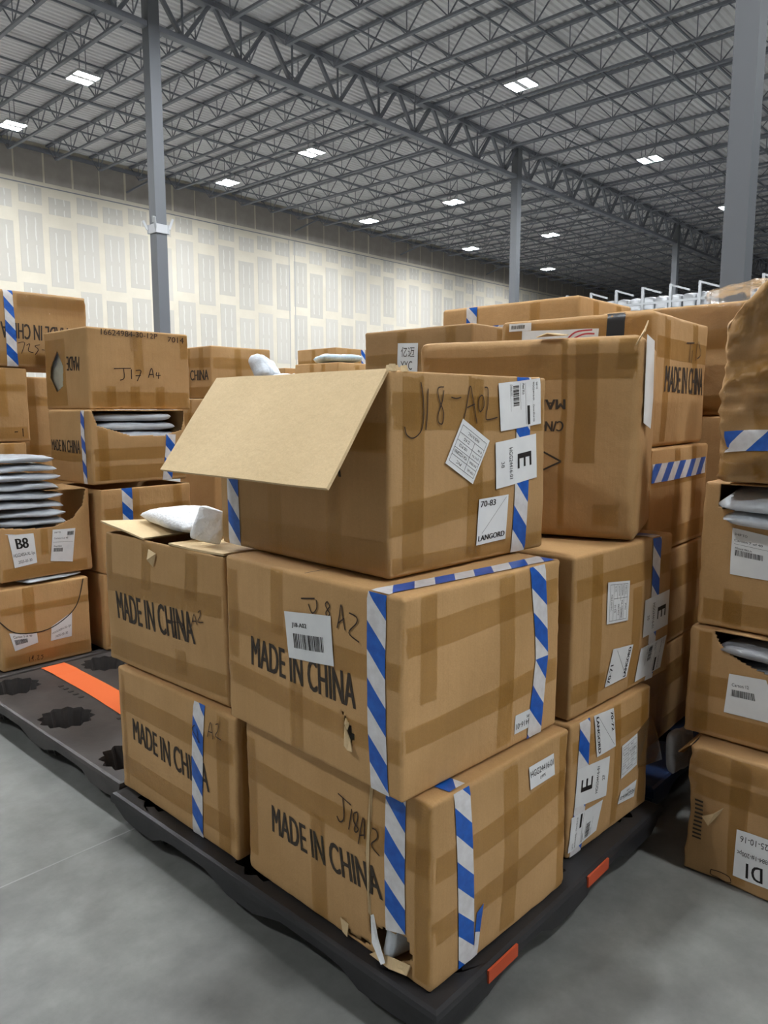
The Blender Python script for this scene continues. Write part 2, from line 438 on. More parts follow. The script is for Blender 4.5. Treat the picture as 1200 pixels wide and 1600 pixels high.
class Carton:
    def __init__(s, label, x, y, z, yaw, w, d, h, seed=0, amp=.004, bulge=.007, r=.011, crush=.0018, holes=None, open_top=False, mat='cardboard', step=.025, fine=None, warp=None, skip=(), group=None, cuts=None):
        s.w, s.d, s.h, s.r, s.amp, s.bulge, s.crush, s.warp = w, d, h, r, amp, bulge, crush, warp
        s.sd = Vector((seed*7.13+.3, seed*3.77+.7, seed*5.31+.1)); s.c = Vector((w/2, d/2, h/2)); s.rn = random.Random(seed+11)
        s.root = empty('cardboard_box', (x, y, z), R(yaw)); tag(s.root, label, 'box', group)
        holes = holes or {}; cuts = cuts or {}
        st = fine or step
        ax = axis(w, r, st if 'R' in holes or 'R' in cuts else step); ay = axis(d, r, st if 'L' in holes or 'L' in cuts else step)
        az = axis(h, r, st)
        V = {}; vs = []; fs = []
        def vid(p):
            k = (round(p[0], 5), round(p[1], 5), round(p[2], 5))
            if k not in V:
                V[k] = len(vs); vs.append(s.disp(Vector(p))[0])
            return V[k]
        for f, A, B in (('R', ax, az), ('L', ay, az), ('T', ax, ay), ('F', ay, az), ('K', ax, az), ('D', ax, ay)):
            if (f == 'T' and open_top) or f in skip: continue
            for i in range(len(A)-1):
                for j in range(len(B)-1):
                    um, vm = (A[i]+A[i+1])/2, (B[j]+B[j+1])/2
                    if f in holes and any(inpoly(um, vm, P) for P in holes[f]): continue
                    if f in cuts and cuts[f](um, vm): continue
                    q = [vid(s.base(f, uu, vv)) for uu, vv in ((A[i], B[j]), (A[i+1], B[j]), (A[i+1], B[j+1]), (A[i], B[j+1]))]
                    fs.append(q)
        me = bpy.data.meshes.new('body'); me.from_pydata(vs, [], fs)
        bm = bmesh.new(); bm.from_mesh(me); bmesh.ops.recalc_face_normals(bm, faces=bm.faces); bm.to_mesh(me); bm.free()
        me.polygons.foreach_set('use_smooth', [True]*len(me.polygons))
        s.body = link('body', me, s.root, mat)
        if open_top or holes or cuts or skip:
            # make the wall a real board: inner skin
            vol = 0
            for p in me.polygons:
                vol += (p.center-s.c).dot(p.normal)
            md = s.body.modifiers.new('board', 'SOLIDIFY'); md.thickness = .005; md.offset = -1 if vol > 0 else 1
    def base(s, f, u, v):
        if f == 'R': return (u, 0, v)
        if f == 'L': return (0, s.d-u, v)
        if f == 'T': return (u, v, s.h)
        if f == 'D': return (u, v, 0)
        if f == 'F': return (s.w, u, v)
        if f == 'K': return (u, s.d, v)
    def disp(s, p):
        half = s.c; r = s.r
        e = p-s.c
        q = Vector([max(-(half[i]-r), min(half[i]-r, e[i])) for i in range(3)])
        df = e-q
        n = df.normalized() if df.length > 1e-9 else Vector((0, 0, 1))
        if df.length > 1e-9: e = q+n*r
        o = s.c+e
        a = [max(0, min(1, p[i]/(2*half[i]))) for i in range(3)]
        sn = [math.sin(math.pi*t) for t in a]
        ex = Vector((0, 0, 0))
        for i in (0, 1):
            if abs(n[i]) > .5: ex[i] += n[i]*s.bulge*sn[1-i]*sn[2]
        if n[2] > .5: ex[2] -= s.bulge*.6*sn[0]*sn[1]
        nv = noise.noise_vector(o*3.2+s.sd)*s.amp + noise.noise_vector(o*11+s.sd)*s.amp*.3
        k = sum(1 for i in range(3) if abs(abs(e[i])-half[i]) < r*1.5)
        if k >= 2: nv += noise.noise_vector(o*34+s.sd)*s.crush
        if k >= 3: nv += noise.noise_vector(o*50+s.sd)*s.crush*2
        kz = sm(p.z, 0, .05)*(1-.7*sm(p.z, s.h-.05, s.h))
        nv.z *= kz
        o = o+ex+nv
        if s.warp: o = s.warp(o, s)
        return o, n
    def P(s, f, u, v, off):
        o, n = s.disp(Vector(s.base(f, u, v)))
        return o+n*off
    def patch(s, name, segs, off, mat, parent=None, uvdir=None, st=.018):
        """segs: list of (face, quad); one mesh.  Quad TL TR BR BL; uv: along = BL->TL, across = BL->BR"""
        vs = []; fs = []; uvs = []; u_acc = 0.0
        for f, q in segs:
            L1 = math.dist(q[3], q[0]); L2 = math.dist(q[3], q[2])
            n1 = max(2, min(60, int(L1/st)+1)); n2 = max(2, min(60, int(L2/st)+1))
            b = len(vs)
            for i in range(n1+1):
                for j in range(n2+1):
                    u, v = qm(q, j/n2, i/n1)
                    vs.append(s.P(f, u, v, off)); uvs.append((u_acc+L1*i/n1, L2*j/n2))
            for i in range(n1):
                for j in range(n2):
                    k = b+i*(n2+1)+j
                    fs.append((k, k+1, k+n2+2, k+n2+1))
            u_acc += L1
        me = bpy.data.meshes.new(name); me.from_pydata(vs, [], fs)
        ul = me.uv_layers.new(name='UVMap')
        for lp in me.loops: ul.data[lp.index].uv = uvs[lp.vertex_index]
        me.polygons.foreach_set('use_smooth', [True]*len(me.polygons))
        return link(name, me, parent or s.root, mat)
    def tape(s, f, quad, off=.0008): return s.patch('packing_tape', [(f, quad)], off, 'packing_tape')
    def tapes(s, *lst):
        for i, (f, q) in enumerate(lst): s.tape(f, q if len(q) == 4 and not isinstance(q[0], (int, float)) else rect(*q), .0007+.0002*i)
    def stripe(s, segs, off=.0026): return s.patch('striped_tape', segs, off, 'striped_tape')
    def ink(s, name, f, quad, items, mat='ink', off=.0042, parent=None, seed=1):
        vs = []; fs = []; rn = random.Random(seed)
        def quadr(s0, t0, s1, t1):
            b = len(vs)
            for a, c in ((s0, t0), (s1, t0), (s1, t1), (s0, t1)): vs.append((a, c))
            fs.append((b, b+1, b+2, b+3))
        for it in items:
            k = it[0]
            if k == 'T':
                _, tx, s0, t0, s1, t1, rot = it[:7]; bold = it[7] if len(it) > 7 else 0.0
                gv, gf = text_geo(tx, 0.0); ds, dt = s1-s0, t1-t0
                for sh in ((-1, 0, 1) if bold else (0,)):
                    b = len(vs)
                    for a, c in gv:
                        a = a+sh*bold*5.0/len(tx)
                        if rot == 0: pt = (s0+a*ds, t0+c*dt)
                        elif rot == 90: pt = (s0+c*ds, t1-a*dt)
                        elif rot == 180: pt = (s1-a*ds, t1-c*dt)
                        else: pt = (s1-c*ds, t0+a*dt)
                        vs.append(pt)
                    fs += [tuple(b+i for i in q) for q in gf]
            elif k == 'B':       # barcode; last arg 1 = bars stacked vertically
                _, s0, t0, s1, t1, vert = it; x = 0
                while x < 1:
                    w = rn.choice((.012, .02, .032)); 
                    if vert: quadr(s0, t0+(t1-t0)*x, s1, t0+(t1-t0)*min(1, x+w))
                    else: quadr(s0+(s1-s0)*x, t0, s0+(s1-s0)*min(1, x+w), t1)
                    x += w+rn.choice((.012, .02, .03))
            elif k == 'R': quadr(*it[1:5])
            elif k == 'D':       # diagonal line
                _, s0, t0, s1, t1, w = it; b = len(vs)
                vs.extend([(s0, t0), (s0+w, t0), (s1+w, t1), (s1, t1)]); fs.append((b, b+1, b+2, b+3))
        pts = [s.P(f, *qm(quad, a, c), off) for a, c in vs]
        me = bpy.data.meshes.new(name); me.from_pydata(pts, [], fs)
        return link(name, me, parent or s.root, mat)
    def label(s, f, quad, items, name='shipping_label', mat='ink', seed=1, off=.0036):
        lo = s.patch(name, [(f, quad)], off, 'paper')
        if items and len(items) <= 4:
            for it in items: s.ink('print', f, quad, [it], mat, off+.0007, lo, seed)
        elif items: s.ink('print', f, quad, items, mat, off+.0007, lo, seed)
        return lo
    def made(s, f, quad, tx='MADE IN CHINA', rot=0):
        return s.ink('printed_text', f, quad, [('T', tx, 0, 0, 1, 1, rot, .012)], 'print_ink', .0016)
    def pen(s, f, strokes, w=.0035, off=.003, mat='pen_ink'):
        groups = []
        for st in strokes:
            a, b = min(p[0] for p in st)-.006, max(p[0] for p in st)+.006
            hit = [g for g in groups if a < g[1] and b > g[0]]
            ng = [min([a]+[g[0] for g in hit]), max([b]+[g[1] for g in hit]), sum((g[2] for g in hit), [])+[st]]
            groups = [g for g in groups if g not in hit]+[ng]
        for g in groups: s.pen1(f, g[2], w, off, mat)
    def pen1(s, f, strokes, w, off, mat):
        vs = []; fs = []
        for st in strokes:
            pts = [Vector(p) for p in st]
            if len(pts) > 2:
                res = []
                for i in range(len(pts)-1):
                    p0 = pts[max(0, i-1)]; p1 = pts[i]; p2 = pts[i+1]; p3 = pts[min(len(pts)-1, i+2)]
                    for k in range(5):
                        t = k/5
                        res.append(.5*((2*p1)+(p2-p0)*t+(2*p0-5*p1+4*p2-p3)*t*t+(3*p1-p0-3*p2+p3)*t**3))
                pts = res+[pts[-1]]
            b = len(vs)
            for i, p in enumerate(pts):
                d = (pts[min(i+1, len(pts)-1)]-pts[max(i-1, 0)]).normalized(); nn = Vector((-d.y, d.x))*w/2
                vs.append(s.P(f, p.x+nn.x, p.y+nn.y, off)); vs.append(s.P(f, p.x-nn.x, p.y-nn.y, off))
            for i in range(len(pts)-1): k = b+2*i; fs.append((k, k+1, k+3, k+2))
        me = bpy.data.meshes.new('handwriting'); me.from_pydata(vs, [], fs)
        return link('handwriting', me, s.root, mat)
    def auto(s, faces='RL', cross=True):
        rn = s.rn; i = 0
        for f in faces:
            W = s.w if f in 'RT' else s.d; H = s.h if f != 'T' else s.d
            lst = []
            lst.append((f, (0.002, H*.70+rn.uniform(-.03, .03)-.03, W-.002, H*.70+.035)))
            if rn.random() < .8: lst.append((f, (.002, .02, W-.002, .09)))
            u = W*rn.uniform(.22, .4); lst.append((f, (u, .002, u+.062, H-.004)))
            u = W*rn.uniform(.62, .8); lst.append((f, (u, H*.35, u+.06, H-.004)))
            for k, (ff, q) in enumerate(lst): s.tape(ff, rect(*q), .0006+.0002*k)
    def seam(s, gap=.004):
        """dark slit between the two top flaps"""
        s.ink('flap_seam', 'T', rect(.01, s.d/2-gap/2, s.w-.01, s.d/2+gap/2), [('R', 0, 0, 1, 1)], 'ink', .0006)

# label layouts ---------------------------------------------------------------
def ship_items(rot):
    b = [('B', .08, .33, .52, .47, 0), ('T', 'SHIP TO', .06, .88, .22, .92, 0), ('T', 'HGG24416-01', .06, .80, .45, .84, 0), ('T', 'Carton 83 of 120', .55, .80, .92, .84, 0),
         ('R', .05, .62, .95, .625), ('T', 'Mixed SKUs', .06, .55, .3, .60, 0), ('R', .55, .66, .96, .72), ('B', .6, .66, .95, .72, 0), ('R', .05, .50, .62, .504), ('R', .05, .26, .62, .264), ('T', 'Created 2025', .06, .28, .3, .31, 0)]
    return rotitems(b, rot)
def rotitems(b, rot):
    if rot == 0: return b
    out = []
    def rr(s0, t0, s1, t1):
        if rot == 90: P = [(t0, 1-s0), (t1, 1-s1)]
        elif rot == 180: P = [(1-s0, 1-t0), (1-s1, 1-t1)]
        else: P = [(1-t0, s0), (1-t1, s1)]
        xs = sorted(p[0] for p in P); ys = sorted(p[1] for p in P); return xs[0], ys[0], xs[1], ys[1]
    for it in b:
        if it[0] == 'T': out.append(('T', it[1], *rr(*it[2:6]), (it[6]+rot) % 360, *it[7:]))
        elif it[0] == 'B': out.append(('B', *rr(*it[1:5]), 1 if rot in (90, 270) else 0))
        elif it[0] == 'R': out.append(('R', *rr(*it[1:5])))
        else: out.append(it)
    return out
def e_items(num, rot): return rotitems([('T', 'E', .38, .52, .66, .86, 0, .015), ('T', 'HGG24416-01', .18, .32, .86, .40, 0), ('T', num, .45, .12, .58, .20, 0)], rot)
def lang_items(num, rot):
    r = rotitems([('T', num, .06, .82, .56, .95, 0, .012), ('T', 'LANGORD', .05, .08, .94, .20, 0, .012)], rot)
    return r+[('D', .15, .24, .92, .96, .012) if rot in (0, 180) else ('D', .92, .06, .2, .94, .012)]
def table_items(rot):
    b = []
    for k in range(6): b.append(('R', .06, .1+.16*k, .94, .108+.16*k))
    b += [('R', .06, .1, .068, .9), ('R', .932, .1, .94, .9), ('R', .4, .26, .408, .9)]
    b += [('T', 'ITEM NO.', .10, .80, .34, .85, 0), ('T', 'MATERIAL', .10, .64, .36, .69, 0), ('T', 'QTY/CTN', .10, .48, .34, .53, 0), ('T', 'G.W.', .10, .32, .26, .37, 0), ('T', 'PVC', .55, .80, .72, .86, 0), ('T', 'YS4-YZZS8961', .45, .62, .9, .69, 0), ('T', '100 PCS', .55, .47, .82, .53, 0), ('T', '22 KG', .55, .31, .75, .37, 0), ('T', 'MADE IN P.R.C.', .3, .15, .7, .21, 0)]
    return rotitems(b, rot)

# ------------------------------------------------------------------ the front pallet's boxes
GF = None
# B1
B1 = Carton('bottom front-corner box with split lower edge and HGG24416-01 sticker', 1.248, .998, .142, -1.8, .587, .720, .474, 1, fine=.009, bulge=.010,
    holes={'L': [[(.523, .474), (.514, .27), (.521, .06), (.53, .06), (.521, .27), (.529, .474)], [(.521, .075), (.573, .099), (.648, .112), (.664, .06), (.65, .04), (.56, .012), (.53, .028)], [(.415, .05), (.43, .04), (.45, .02), (.52, .03), (.52, .018), (.44, .006), (.42, .02)]]})
B1.made('L', ((.128, .252), (.551, .251), (.568, .174), (.128, .169)))
B1.pen('L', [[(.409, .389), (.458, .377)], [(.428, .383), (.433, .334), (.419, .318), (.408, .329)], [(.461, .368), (.451, .31)], [(.482, .368), (.468, .358), (.469, .338), (.485, .325), (.478, .314), (.471, .319), (.482, .348), (.483, .366)], [(.486, .287), (.502, .361), (.508, .308)], [(.489, .31), (.507, .318)], [(.533, .346), (.548, .345), (.551, .327), (.532, .303), (.561, .287)]])
B1.stripe([('L', ((.574, .472), (.640, .472), (.643, .118), (.579, .100)))])
B1.stripe([('T', ((.070, .01), (.128, .01), (.12, .12), (.06, .12))), ('R', ((.074, .472), (.132, .472), (.162, .01), (.102, .01)))])
B1.stripe([('R', ((.165, .13), (.19, .145), (.176, .01), (.16, .01)))])
B1.label('R', ((.382, .431), (.506, .428), (.512, .364), (.388, .367)), [('T', 'HGG24416-01', .04, .5, .96, .78, 0), ('T', 'LWPS', .4, .22, .62, .36, 0)], 'sticker')
B1.tapes(('R', (.27, .005, .335, .47)), ('R', ((.003, .34), (.584, .36), (.584, .295), (.003, .275))), ('R', ((.003, .18), (.584, .205), (.584, .14), (.003, .115))), ('R', (.54, .004, .584, .47)), ('L', (.01, .29, .715, .36)), ('L', (.003, .06, .05, .42)), ('L', (.30, .003, .36, .30)), ('L', (.67, .02, .717, .47)))
# torn strips and the plastic bags showing in the split
def scrap(parent, pts, mat, name, th=.004):
    me = bpy.data.meshes.new(name); n = len(pts)
    ctr = Vector((0, 0, 0))
    for p in pts: ctr += Vector(p)
    nrm = (Vector(pts[1])-Vector(pts[0])).cross(Vector(pts[2])-Vector(pts[0])).normalized()*th
    vs = [tuple(p) for p in pts]+[tuple(Vector(p)+nrm) for p in pts]
    fs = [tuple(range(n)), tuple(range(2*n-1, n-1, -1))]+[(i, (i+1) % n, n+(i+1) % n, n+i) for i in range(n)]
    me.from_pydata(vs, [], fs); return link(name, me, parent, mat)
d1 = B1.d
scrap(B1.root, [(-.012, d1-.53, .008), (-.018, d1-.60, .012), (-.014, d1-.655, .022), (-.004, d1-.66, .045), (.002, d1-.60, .028), (.002, d1-.54, .014)], 'cardboard_pale', 'torn_edge')
scrap(B1.root, [(-.006, d1-.415, .05), (-.012, d1-.43, .02), (-.010, d1-.445, .012), (.0, d1-.44, .04)], 'cardboard_pale', 'torn_edge')
scrap(B1.root, [(-.006, d1-.526, .46), (-.012, d1-.516, .28), (-.010, d1-.522, .12), (-.002, d1-.528, .10), (-.003, d1-.522, .28), (-.001, d1-.531, .46)], 'cardboard_pale', 'torn_edge', .002)

def bag(name, label, loc, size, rot=(0, 0, 0), seed=0, mat='mailer_grey', group=None, wr=.012, sag=0.0, parent=None, cat='mailer bag', pw=7):
    L_, W_, T_ = size; n1, n2 = 30, 22; sd = Vector((seed*3.3, seed*1.7, seed*2.9))
    vs = []; fs = []
    for side in (1, -1):
        for i in range(n1+1):
            for j in range(n2+1):
                a, b = 2*i/n1-1, 2*j/n2-1
                x, y = a*L_/2, b*W_/2
                prof = max(0, (1-abs(a)**pw))**.5*max(0, (1-abs(b)**pw))**.5
                nz = noise.noise(Vector((x*9, y*9, side*2.0))+sd)*.6+noise.noise(Vector((x*26, y*22, side*4.0))+sd)*.4+.35*abs(noise.noise(Vector((x*14, y*40, side*3.0))+sd))
                z = side*prof*(T_/2)*(1+.22*nz)+nz*wr*.35*prof
                x *= 1-.07*abs(b)**5; y *= 1-.07*abs(a)**5
                z += noise.noise(Vector((x*6, y*6, 9.0))+sd)*wr*(1-prof)
                z -= sag*(max(0, -a))**2
                x += noise.noise(Vector((y*14, 3.0, 1.0))+sd)*.012*abs(a)**3; y += noise.noise(Vector((x*14, 7.0, 1.0))+sd)*.012*abs(b)**3
                vs.append((x, y, z))
    m = (n1+1)*(n2+1)
    for sft in (0, m):
        for i in range(n1):
            for j in range(n2):
                k = sft+i*(n2+1)+j
                q = (k, k+1, k+n2+2, k+n2+1); fs.append(q if sft else q[::-1])
    # boundary verts coincide in thickness: weld
    me = bpy.data.meshes.new(name); me.from_pydata(vs, [], fs)
    bm = bmesh.new(); bm.from_mesh(me); bmesh.ops.remove_doubles(bm, verts=bm.verts, dist=.0004); bmesh.ops.recalc_face_normals(bm, faces=bm.faces); bm.to_mesh(me); bm.free()
    me.polygons.foreach_set('use_smooth', [True]*len(me.polygons))
    o = link(name, me, parent, mat); o.location = loc; o.rotation_euler = [R(v) for v in rot]
    if parent is None: tag(o, label, cat, group)
    return o
bag('plastic_mailer', 'crumpled clear grey plastic bag showing through split corner of bottom box', (1.32, 1.125, .235), (.17, .14, .045), (8, 80, 90), 3, 'mailer_grey')
film = scrap(B1.root, [(-.01, d1-.53, .115), (-.026, d1-.55, .06), (-.03, d1-.585, .022), (-.022, d1-.592, .026), (-.014, d1-.56, .07), (-.004, d1-.535, .118)], 'mailer_white', 'torn_film', .001)

# M1
M1 = Carton('middle front box with barcode J18-A02 label over MADE IN CHINA', 1.198, 1.047, .620, -3.0, .623, .697, .476, 2, fine=.009, bulge=.006,
    holes={'L': [[(.493, .173), (.503, .168), (.512, .15), (.524, .145), (.543, .112), (.53, .092), (.512, .081), (.508, .129), (.502, .155)]]})
M1.made('L', ((.124, .268), (.547, .268), (.55, .184), (.124, .185)))
M1.label('L', ((.278, .368), (.465, .392), (.477, .271), (.296, .251)), [('T', 'J18-A02', .15, .66, .48, .78, 0, .012), ('B', .16, .24, .82, .55, 0)], 'barcode_label', seed=5)
M1.pen('L', [[(.351, .414), (.404, .423)], [(.41, .42), (.411, .399), (.394, .385), (.379, .405)], [(.461, .414), (.452, .424), (.444, .416), (.452, .406), (.461, .397), (.455, .388)], [(.461, .414), (.447, .398), (.449, .39)], [(.488, .367), (.496, .395), (.502, .426), (.509, .394), (.517, .367)], [(.49, .378), (.513, .395)], [(.53, .412), (.555, .407), (.555, .392), (.53, .364), (.565, .35)]])
M1.stripe([('L', ((.588, .474), (.648, .474), (.655, .003), (.596, .003)))])
M1.stripe([('R', ((.475, .474), (.545, .474), (.562, .22), (.502, .22))), ('R', ((.502, .22), (.562, .22), (.546, .004), (.480, .004)))])
M1.stripe([('T', ((.615, .058), (.615, .118), (.004, .118), (.004, .058)))][:0] or [('T', ((.60, .062), (.60, .005), (.004, .045), (.004, .102)))])
M1.label('R', ((.422, .089), (.551, .088), (.55, .038), (.422, .036)), [('T', 'HGG24416-01', .04, .22, .96, .52, 180), ('T', 'LWPS', .4, .62, .6, .76, 180)], 'sticker', off=.0018)
M1.tapes(('R', ((.003, .405), (.62, .43), (.62, .365), (.003, .335))), ('R', ((.003, .17), (.62, .205), (.62, .14), (.003, .115))), ('R', (.345, .02, .408, .474)), ('R', (.06, .22, .115, .47)), ('L', ((.003, .325), (.694, .325), (.694, .262), (.003, .262))), ('L', (.01, .19, .06, .44)), ('L', (.215, .30, .27, .474)), ('L', ((.003, .175), (.694, .15), (.694, .09), (.003, .115))), ('L', (.29, .003, .345, .19)))
M1.seam()
dm_ = M1.d
scrap(M1.root, [(-.004, dm_-.512, .13), (-.006, dm_-.512, .082), (-.012, dm_-.53, .078), (-.016, dm_-.55, .082), (-.004, dm_-.53, .10)], 'cardboard_pale', 'torn_flap', .003)
scrap(M1.root, [(-.004, dm_-.512, .150), (-.012, dm_-.516, .14), (-.010, dm_-.524, .125), (-.003, dm_-.523, .14)], 'cardboard_pale', 'torn_flap', .003)
# T1 (open top, flap hanging out)
T1 = Carton('top open box with bare flap folded out and LANGORD 70-83 label', 1.294, 1.175, 1.100, -3.2, .637, .726, .494, 3, open_top=True, bulge=.004, amp=.003)
T1.label('R', ((.407, .471), (.601, .489), (.609, .361), (.417, .343)), ship_items(90), seed=7)
T1.label('R', ((.256, .378), (.367, .319), (.301, .209), (.192, .268)), table_items(180), 'packing_label')
T1.label('R', ((.393, .313), (.585, .333), (.59, .208), (.4, .189)), e_items('38', 90), 'letter_label')
T1.label('R', ((.329, .167), (.456, .171), (.451, .048), (.322, .045)), lang_items('70-83', 0), 'name_label')
T1.stripe([('R', ((.495, .490), (.561, .490), (.546, .003), (.481, .003)))])
T1.pen('R', [[(.105, .467), (.113, .429), (.113, .379), (.103, .349), (.078, .334), (.056, .342), (.049, .361)], [(.13, .452), (.127, .398), (.121, .352)], [(.186, .457), (.165, .453), (.169, .426), (.185, .394), (.181, .367), (.166, .371), (.166, .391), (.18, .422), (.186, .449)], [(.213, .432), (.232, .429), (.25, .432)], [(.261, .378), (.275, .422), (.287, .461), (.298, .427), (.314, .365)], [(.273, .406), (.305, .415)], [(.333, .439), (.324, .431), (.321, .41), (.328, .396), (.344, .411), (.34, .435), (.33, .439)], [(.346, .459), (.36, .456), (.361, .419), (.352, .381), (.362, .375), (.403, .381)]], .003)
T1.stripe([('L', ((.045, .49), (.105, .49), (.105, .003), (.045, .003)))])
T1.made('L', ((.125, .32), (.56, .32), (.56, .235), (.125, .235)))
T1.tapes(('R', (.045, .003, .12, .49)), ('R', (.285, .003, .345, .49)), ('R', ((.003, .445), (.634, .43), (.634, .34), (.003, .355))), ('R', ((.003, .175), (.42, .22), (.42, .14), (.003, .10))), ('R', (.0, .0, .634, .05)), ('L', (.003, .30, .72, .37)), ('L', (.25, .003, .31, .3)), ('L', (.5, .003, .56, .3)), ('L', (.003, .02, .72, .09)))
def flap_mesh(P0, P1, P2, P3, th=.007, n=14, amp=.003, seed=0):
    # rectangle of board with thickness, gentle warp
    vs = []; fs = []; P0, P1, P2, P3 = map(Vector, (P0, P1, P2, P3))
    nrm = (P1-P0).cross(P3-P0).normalized()
    for sd in (0, 1):
        for i in range(n+1):
            for j in range(n+1):
                a, b = i/n, j/n
                p = P0*(1-a)*(1-b)+P1*a*(1-b)+P2*a*b+P3*(1-a)*b
                p += nrm*(noise.noise(p*5+Vector((seed, 0, 0)))*amp - sd*th)
                vs.append(p)
    m = (n+1)**2
    for sd in (0, m):
        for i in range(n):
            for j in range(n):
                k = sd+i*(n+1)+j; q = (k, k+1, k+n+2, k+n+1); fs.append(q if sd else q[::-1])
    ed = [i*(n+1) for i in range(n+1)]; e2 = [i*(n+1)+n for i in range(n+1)]; e3 = list(range(n+1)); e4 = [n*(n+1)+j for j in range(n+1)]
    for e in (ed, e2, e3, e4):
        for a, b in zip(e, e[1:]): fs.append((a, b, b+m, a+m))
    me = bpy.data.meshes.new('flap'); me.from_pydata([tuple(v) for v in vs], [], fs)
    bm = bmesh.new(); bm.from_mesh(me); bmesh.ops.recalc_face_normals(bm, faces=bm.faces); bm.to_mesh(me); bm.free()
    return me
th = R(50.4); fl_ = .334; hz = T1.h
ca, sa = -math.cos(th)*fl_, -math.sin(th)*fl_
o = link('flap', flap_mesh((-.004, .0, hz), (-.004, .722, hz), (ca, .690, hz+sa), (ca, -.030, hz+sa), .0075), T1.root, 'cardboard_pale')
o['label'] = 'plain pale inner side of the open flap'
# other flaps of the open box: far one folded outwards, side ones standing
link('flap', flap_mesh((.02, .728, hz), (.61, .728, hz), (.60, .92, hz-.20), (.03, .92, hz-.20), .007, 8), T1.root, 'cardboard_dark')
link('flap', flap_mesh((.639, .03, hz), (.639, .70, hz), (.70, .68, hz-.22), (.70, .05, hz-.22), .007, 8), T1.root, 'cardboard')
# crumpled corner bits at the flap hinge
rn = random.Random(2)
for k in range(7):
    y = rn.uniform(-.012, .03); x = rn.uniform(-.02, .05)
    scrap(T1.root, [(x, y, hz-.006), (x+.02, y-.006, hz-.004), (x+.017, y-.002, hz+rn.uniform(.006, .014)), (x+.003, y+.004, hz+rn.uniform(.004, .012))], 'cardboard_pale', 'torn_edge', .002)

# L1, L2
L1 = Carton('lower left box with striped tape across CHINA text on front pallet', 1.266, 1.763, .142, .1, .5, .694, .455, 4)
L1.made('L', ((.099, .287), (.55, .264), (.557, .174), (.1, .207)))
L1.stripe([('L', ((.483, .452), (.543, .452), (.511, .003), (.454, .003)))], .0028)
L1.pen('L', [[(.493, .378), (.48, .359), (.521, .327)], [(.505, .37), (.512, .325)], [(.56, .36), (.575, .41), (.588, .36)], [(.565, .378), (.583, .38)], [(.60, .41), (.613, .415), (.612, .395), (.60, .375), (.628, .37)]], .003, .0045)
L1.tapes(('L', (.003, .30, .69, .37)), ('L', (.003, .06, .69, .13)), ('L', (.025, .02, .05, .43)), ('L', (.60, .01, .66, .44)), ('R', (.02, .02, .4, .42)), ('R', (.1, .003, .17, .44)))
L1.label('R', rect(.33, .28, .45, .42), [('T', 'HGG24416-01', .04, .5, .96, .7, 0)], 'sticker')
L1.label('R', rect(.33, .06, .45, .18), [('T', 'LANGORD', .04, .1, .96, .3, 0)], 'sticker')
L2 = Carton('upper left box with loose top flaps carrying the white bubble mailer', 1.290, 1.828, .602, .6, .5, .711, .470, 5, open_top=True, bulge=.010, amp=.006)
L2.made('L', ((.073, .263), (.543, .269), (.556, .164), (.081, .163)))
L2.pen('L', [[(.422, .218), (.478, .223)], [(.45, .22), (.448, .175), (.435, .17)], [(.485, .23), (.505, .205)], [(.502, .24), (.489, .2)], [(.544, .221), (.56, .265), (.575, .234)], [(.549, .24), (.571, .245)], [(.582, .276), (.595, .284), (.592, .265), (.58, .245), (.61, .249)]], .0035)
L2.tapes(('L', ((.003, .325), (.708, .345), (.708, .275), (.003, .255))), ('L', (.245, .30, .305, .468)), ('L', (.505, .31, .575, .468)), ('L', ((.003, .09), (.708, .10), (.708, .03), (.003, .02))), ('L', (.003, .30, .05, .46)), ('L', (.44, .05, .50, .13)), ('R', (.01, .3, .48, .37)))
h2 = L2.h
link('flap', flap_mesh((.0, .45, h2), (.0, .735, h2+.030), (.24, .72, h2+.012), (.24, .45, h2-.004), .006, 8, .006, 3), L2.root, 'cardboard_pale')
link('flap', flap_mesh((.002, .004, h2-.002), (.002, .30, h2-.004), (.25, .32, h2-.006), (.25, .004, h2-.002), .006, 8, .006, 4), L2.root, 'cardboard_pale')
link('flap', flap_mesh((.26, .004, h2), (.26, .70, h2), (.495, .70, h2), (.495, .004, h2), .006, 8, .003, 5), L2.root, 'cardboard_pale')
scrap(L2.root, [(-.006, .711-.30, .44), (-.022, .711-.315, .41), (-.006, .711-.325, .385), (-.004, .711-.34, .43)], 'cardboard_pale', 'torn_flap')
bag('bubble_mailer', 'white bubble mailer lying on top of the upper left box', (1.49, 2.30, 1.118), (.44, .24, .07), (0, 0, 80), 9, 'mailer_white', None, .01, pw=3)
bag('bubble_mailer', 'white bubble mailer standing up against the open top box', (1.375, 2.02, 1.135), (.10, .11, .03), (80, 12, -37), 10, 'mailer_white', None, .02, pw=3)

# R1, R2
R1 = Carton('lower rear right box with LANGORD 70-72 label and loose film', 1.943, 1.030, .142, -3.2, .5, .6, .427, 6)
R1.label('R', ((.124, .424), (.241, .418), (.252, .289), (.141, .287)), lang_items('70-72', 90), 'name_label')
R1.label('R', ((.037, .279), (.216, .268), (.204, .138), (.026, .159)), e_items('27', 270), 'letter_label')
R1.label('R', ((.014, .131), (.186, .131), (.158, .036), (.004, .021)), ship_items(270), seed=8)
R1.label('R', ((.294, .276), (.401, .286), (.408, .171), (.297, .160)), table_items(0), 'packing_label')
R1.label('R', ((.303, .115), (.413, .116), (.401, .06), (.287, .074)), [('T', 'HGG24416-01', .04, .25, .96, .55, 180), ('T', 'LWPS', .4, .65, .6, .8, 180)], 'sticker')
R1.stripe([('R', ((.050, .425), (.106, .425), (.075, .003), (.012, .003)))])
R1.tapes(('R', (.25, .003, .29, .42)), ('R', (.003, .3, .497, .37)), ('R', (.43, .02, .48, .42)))
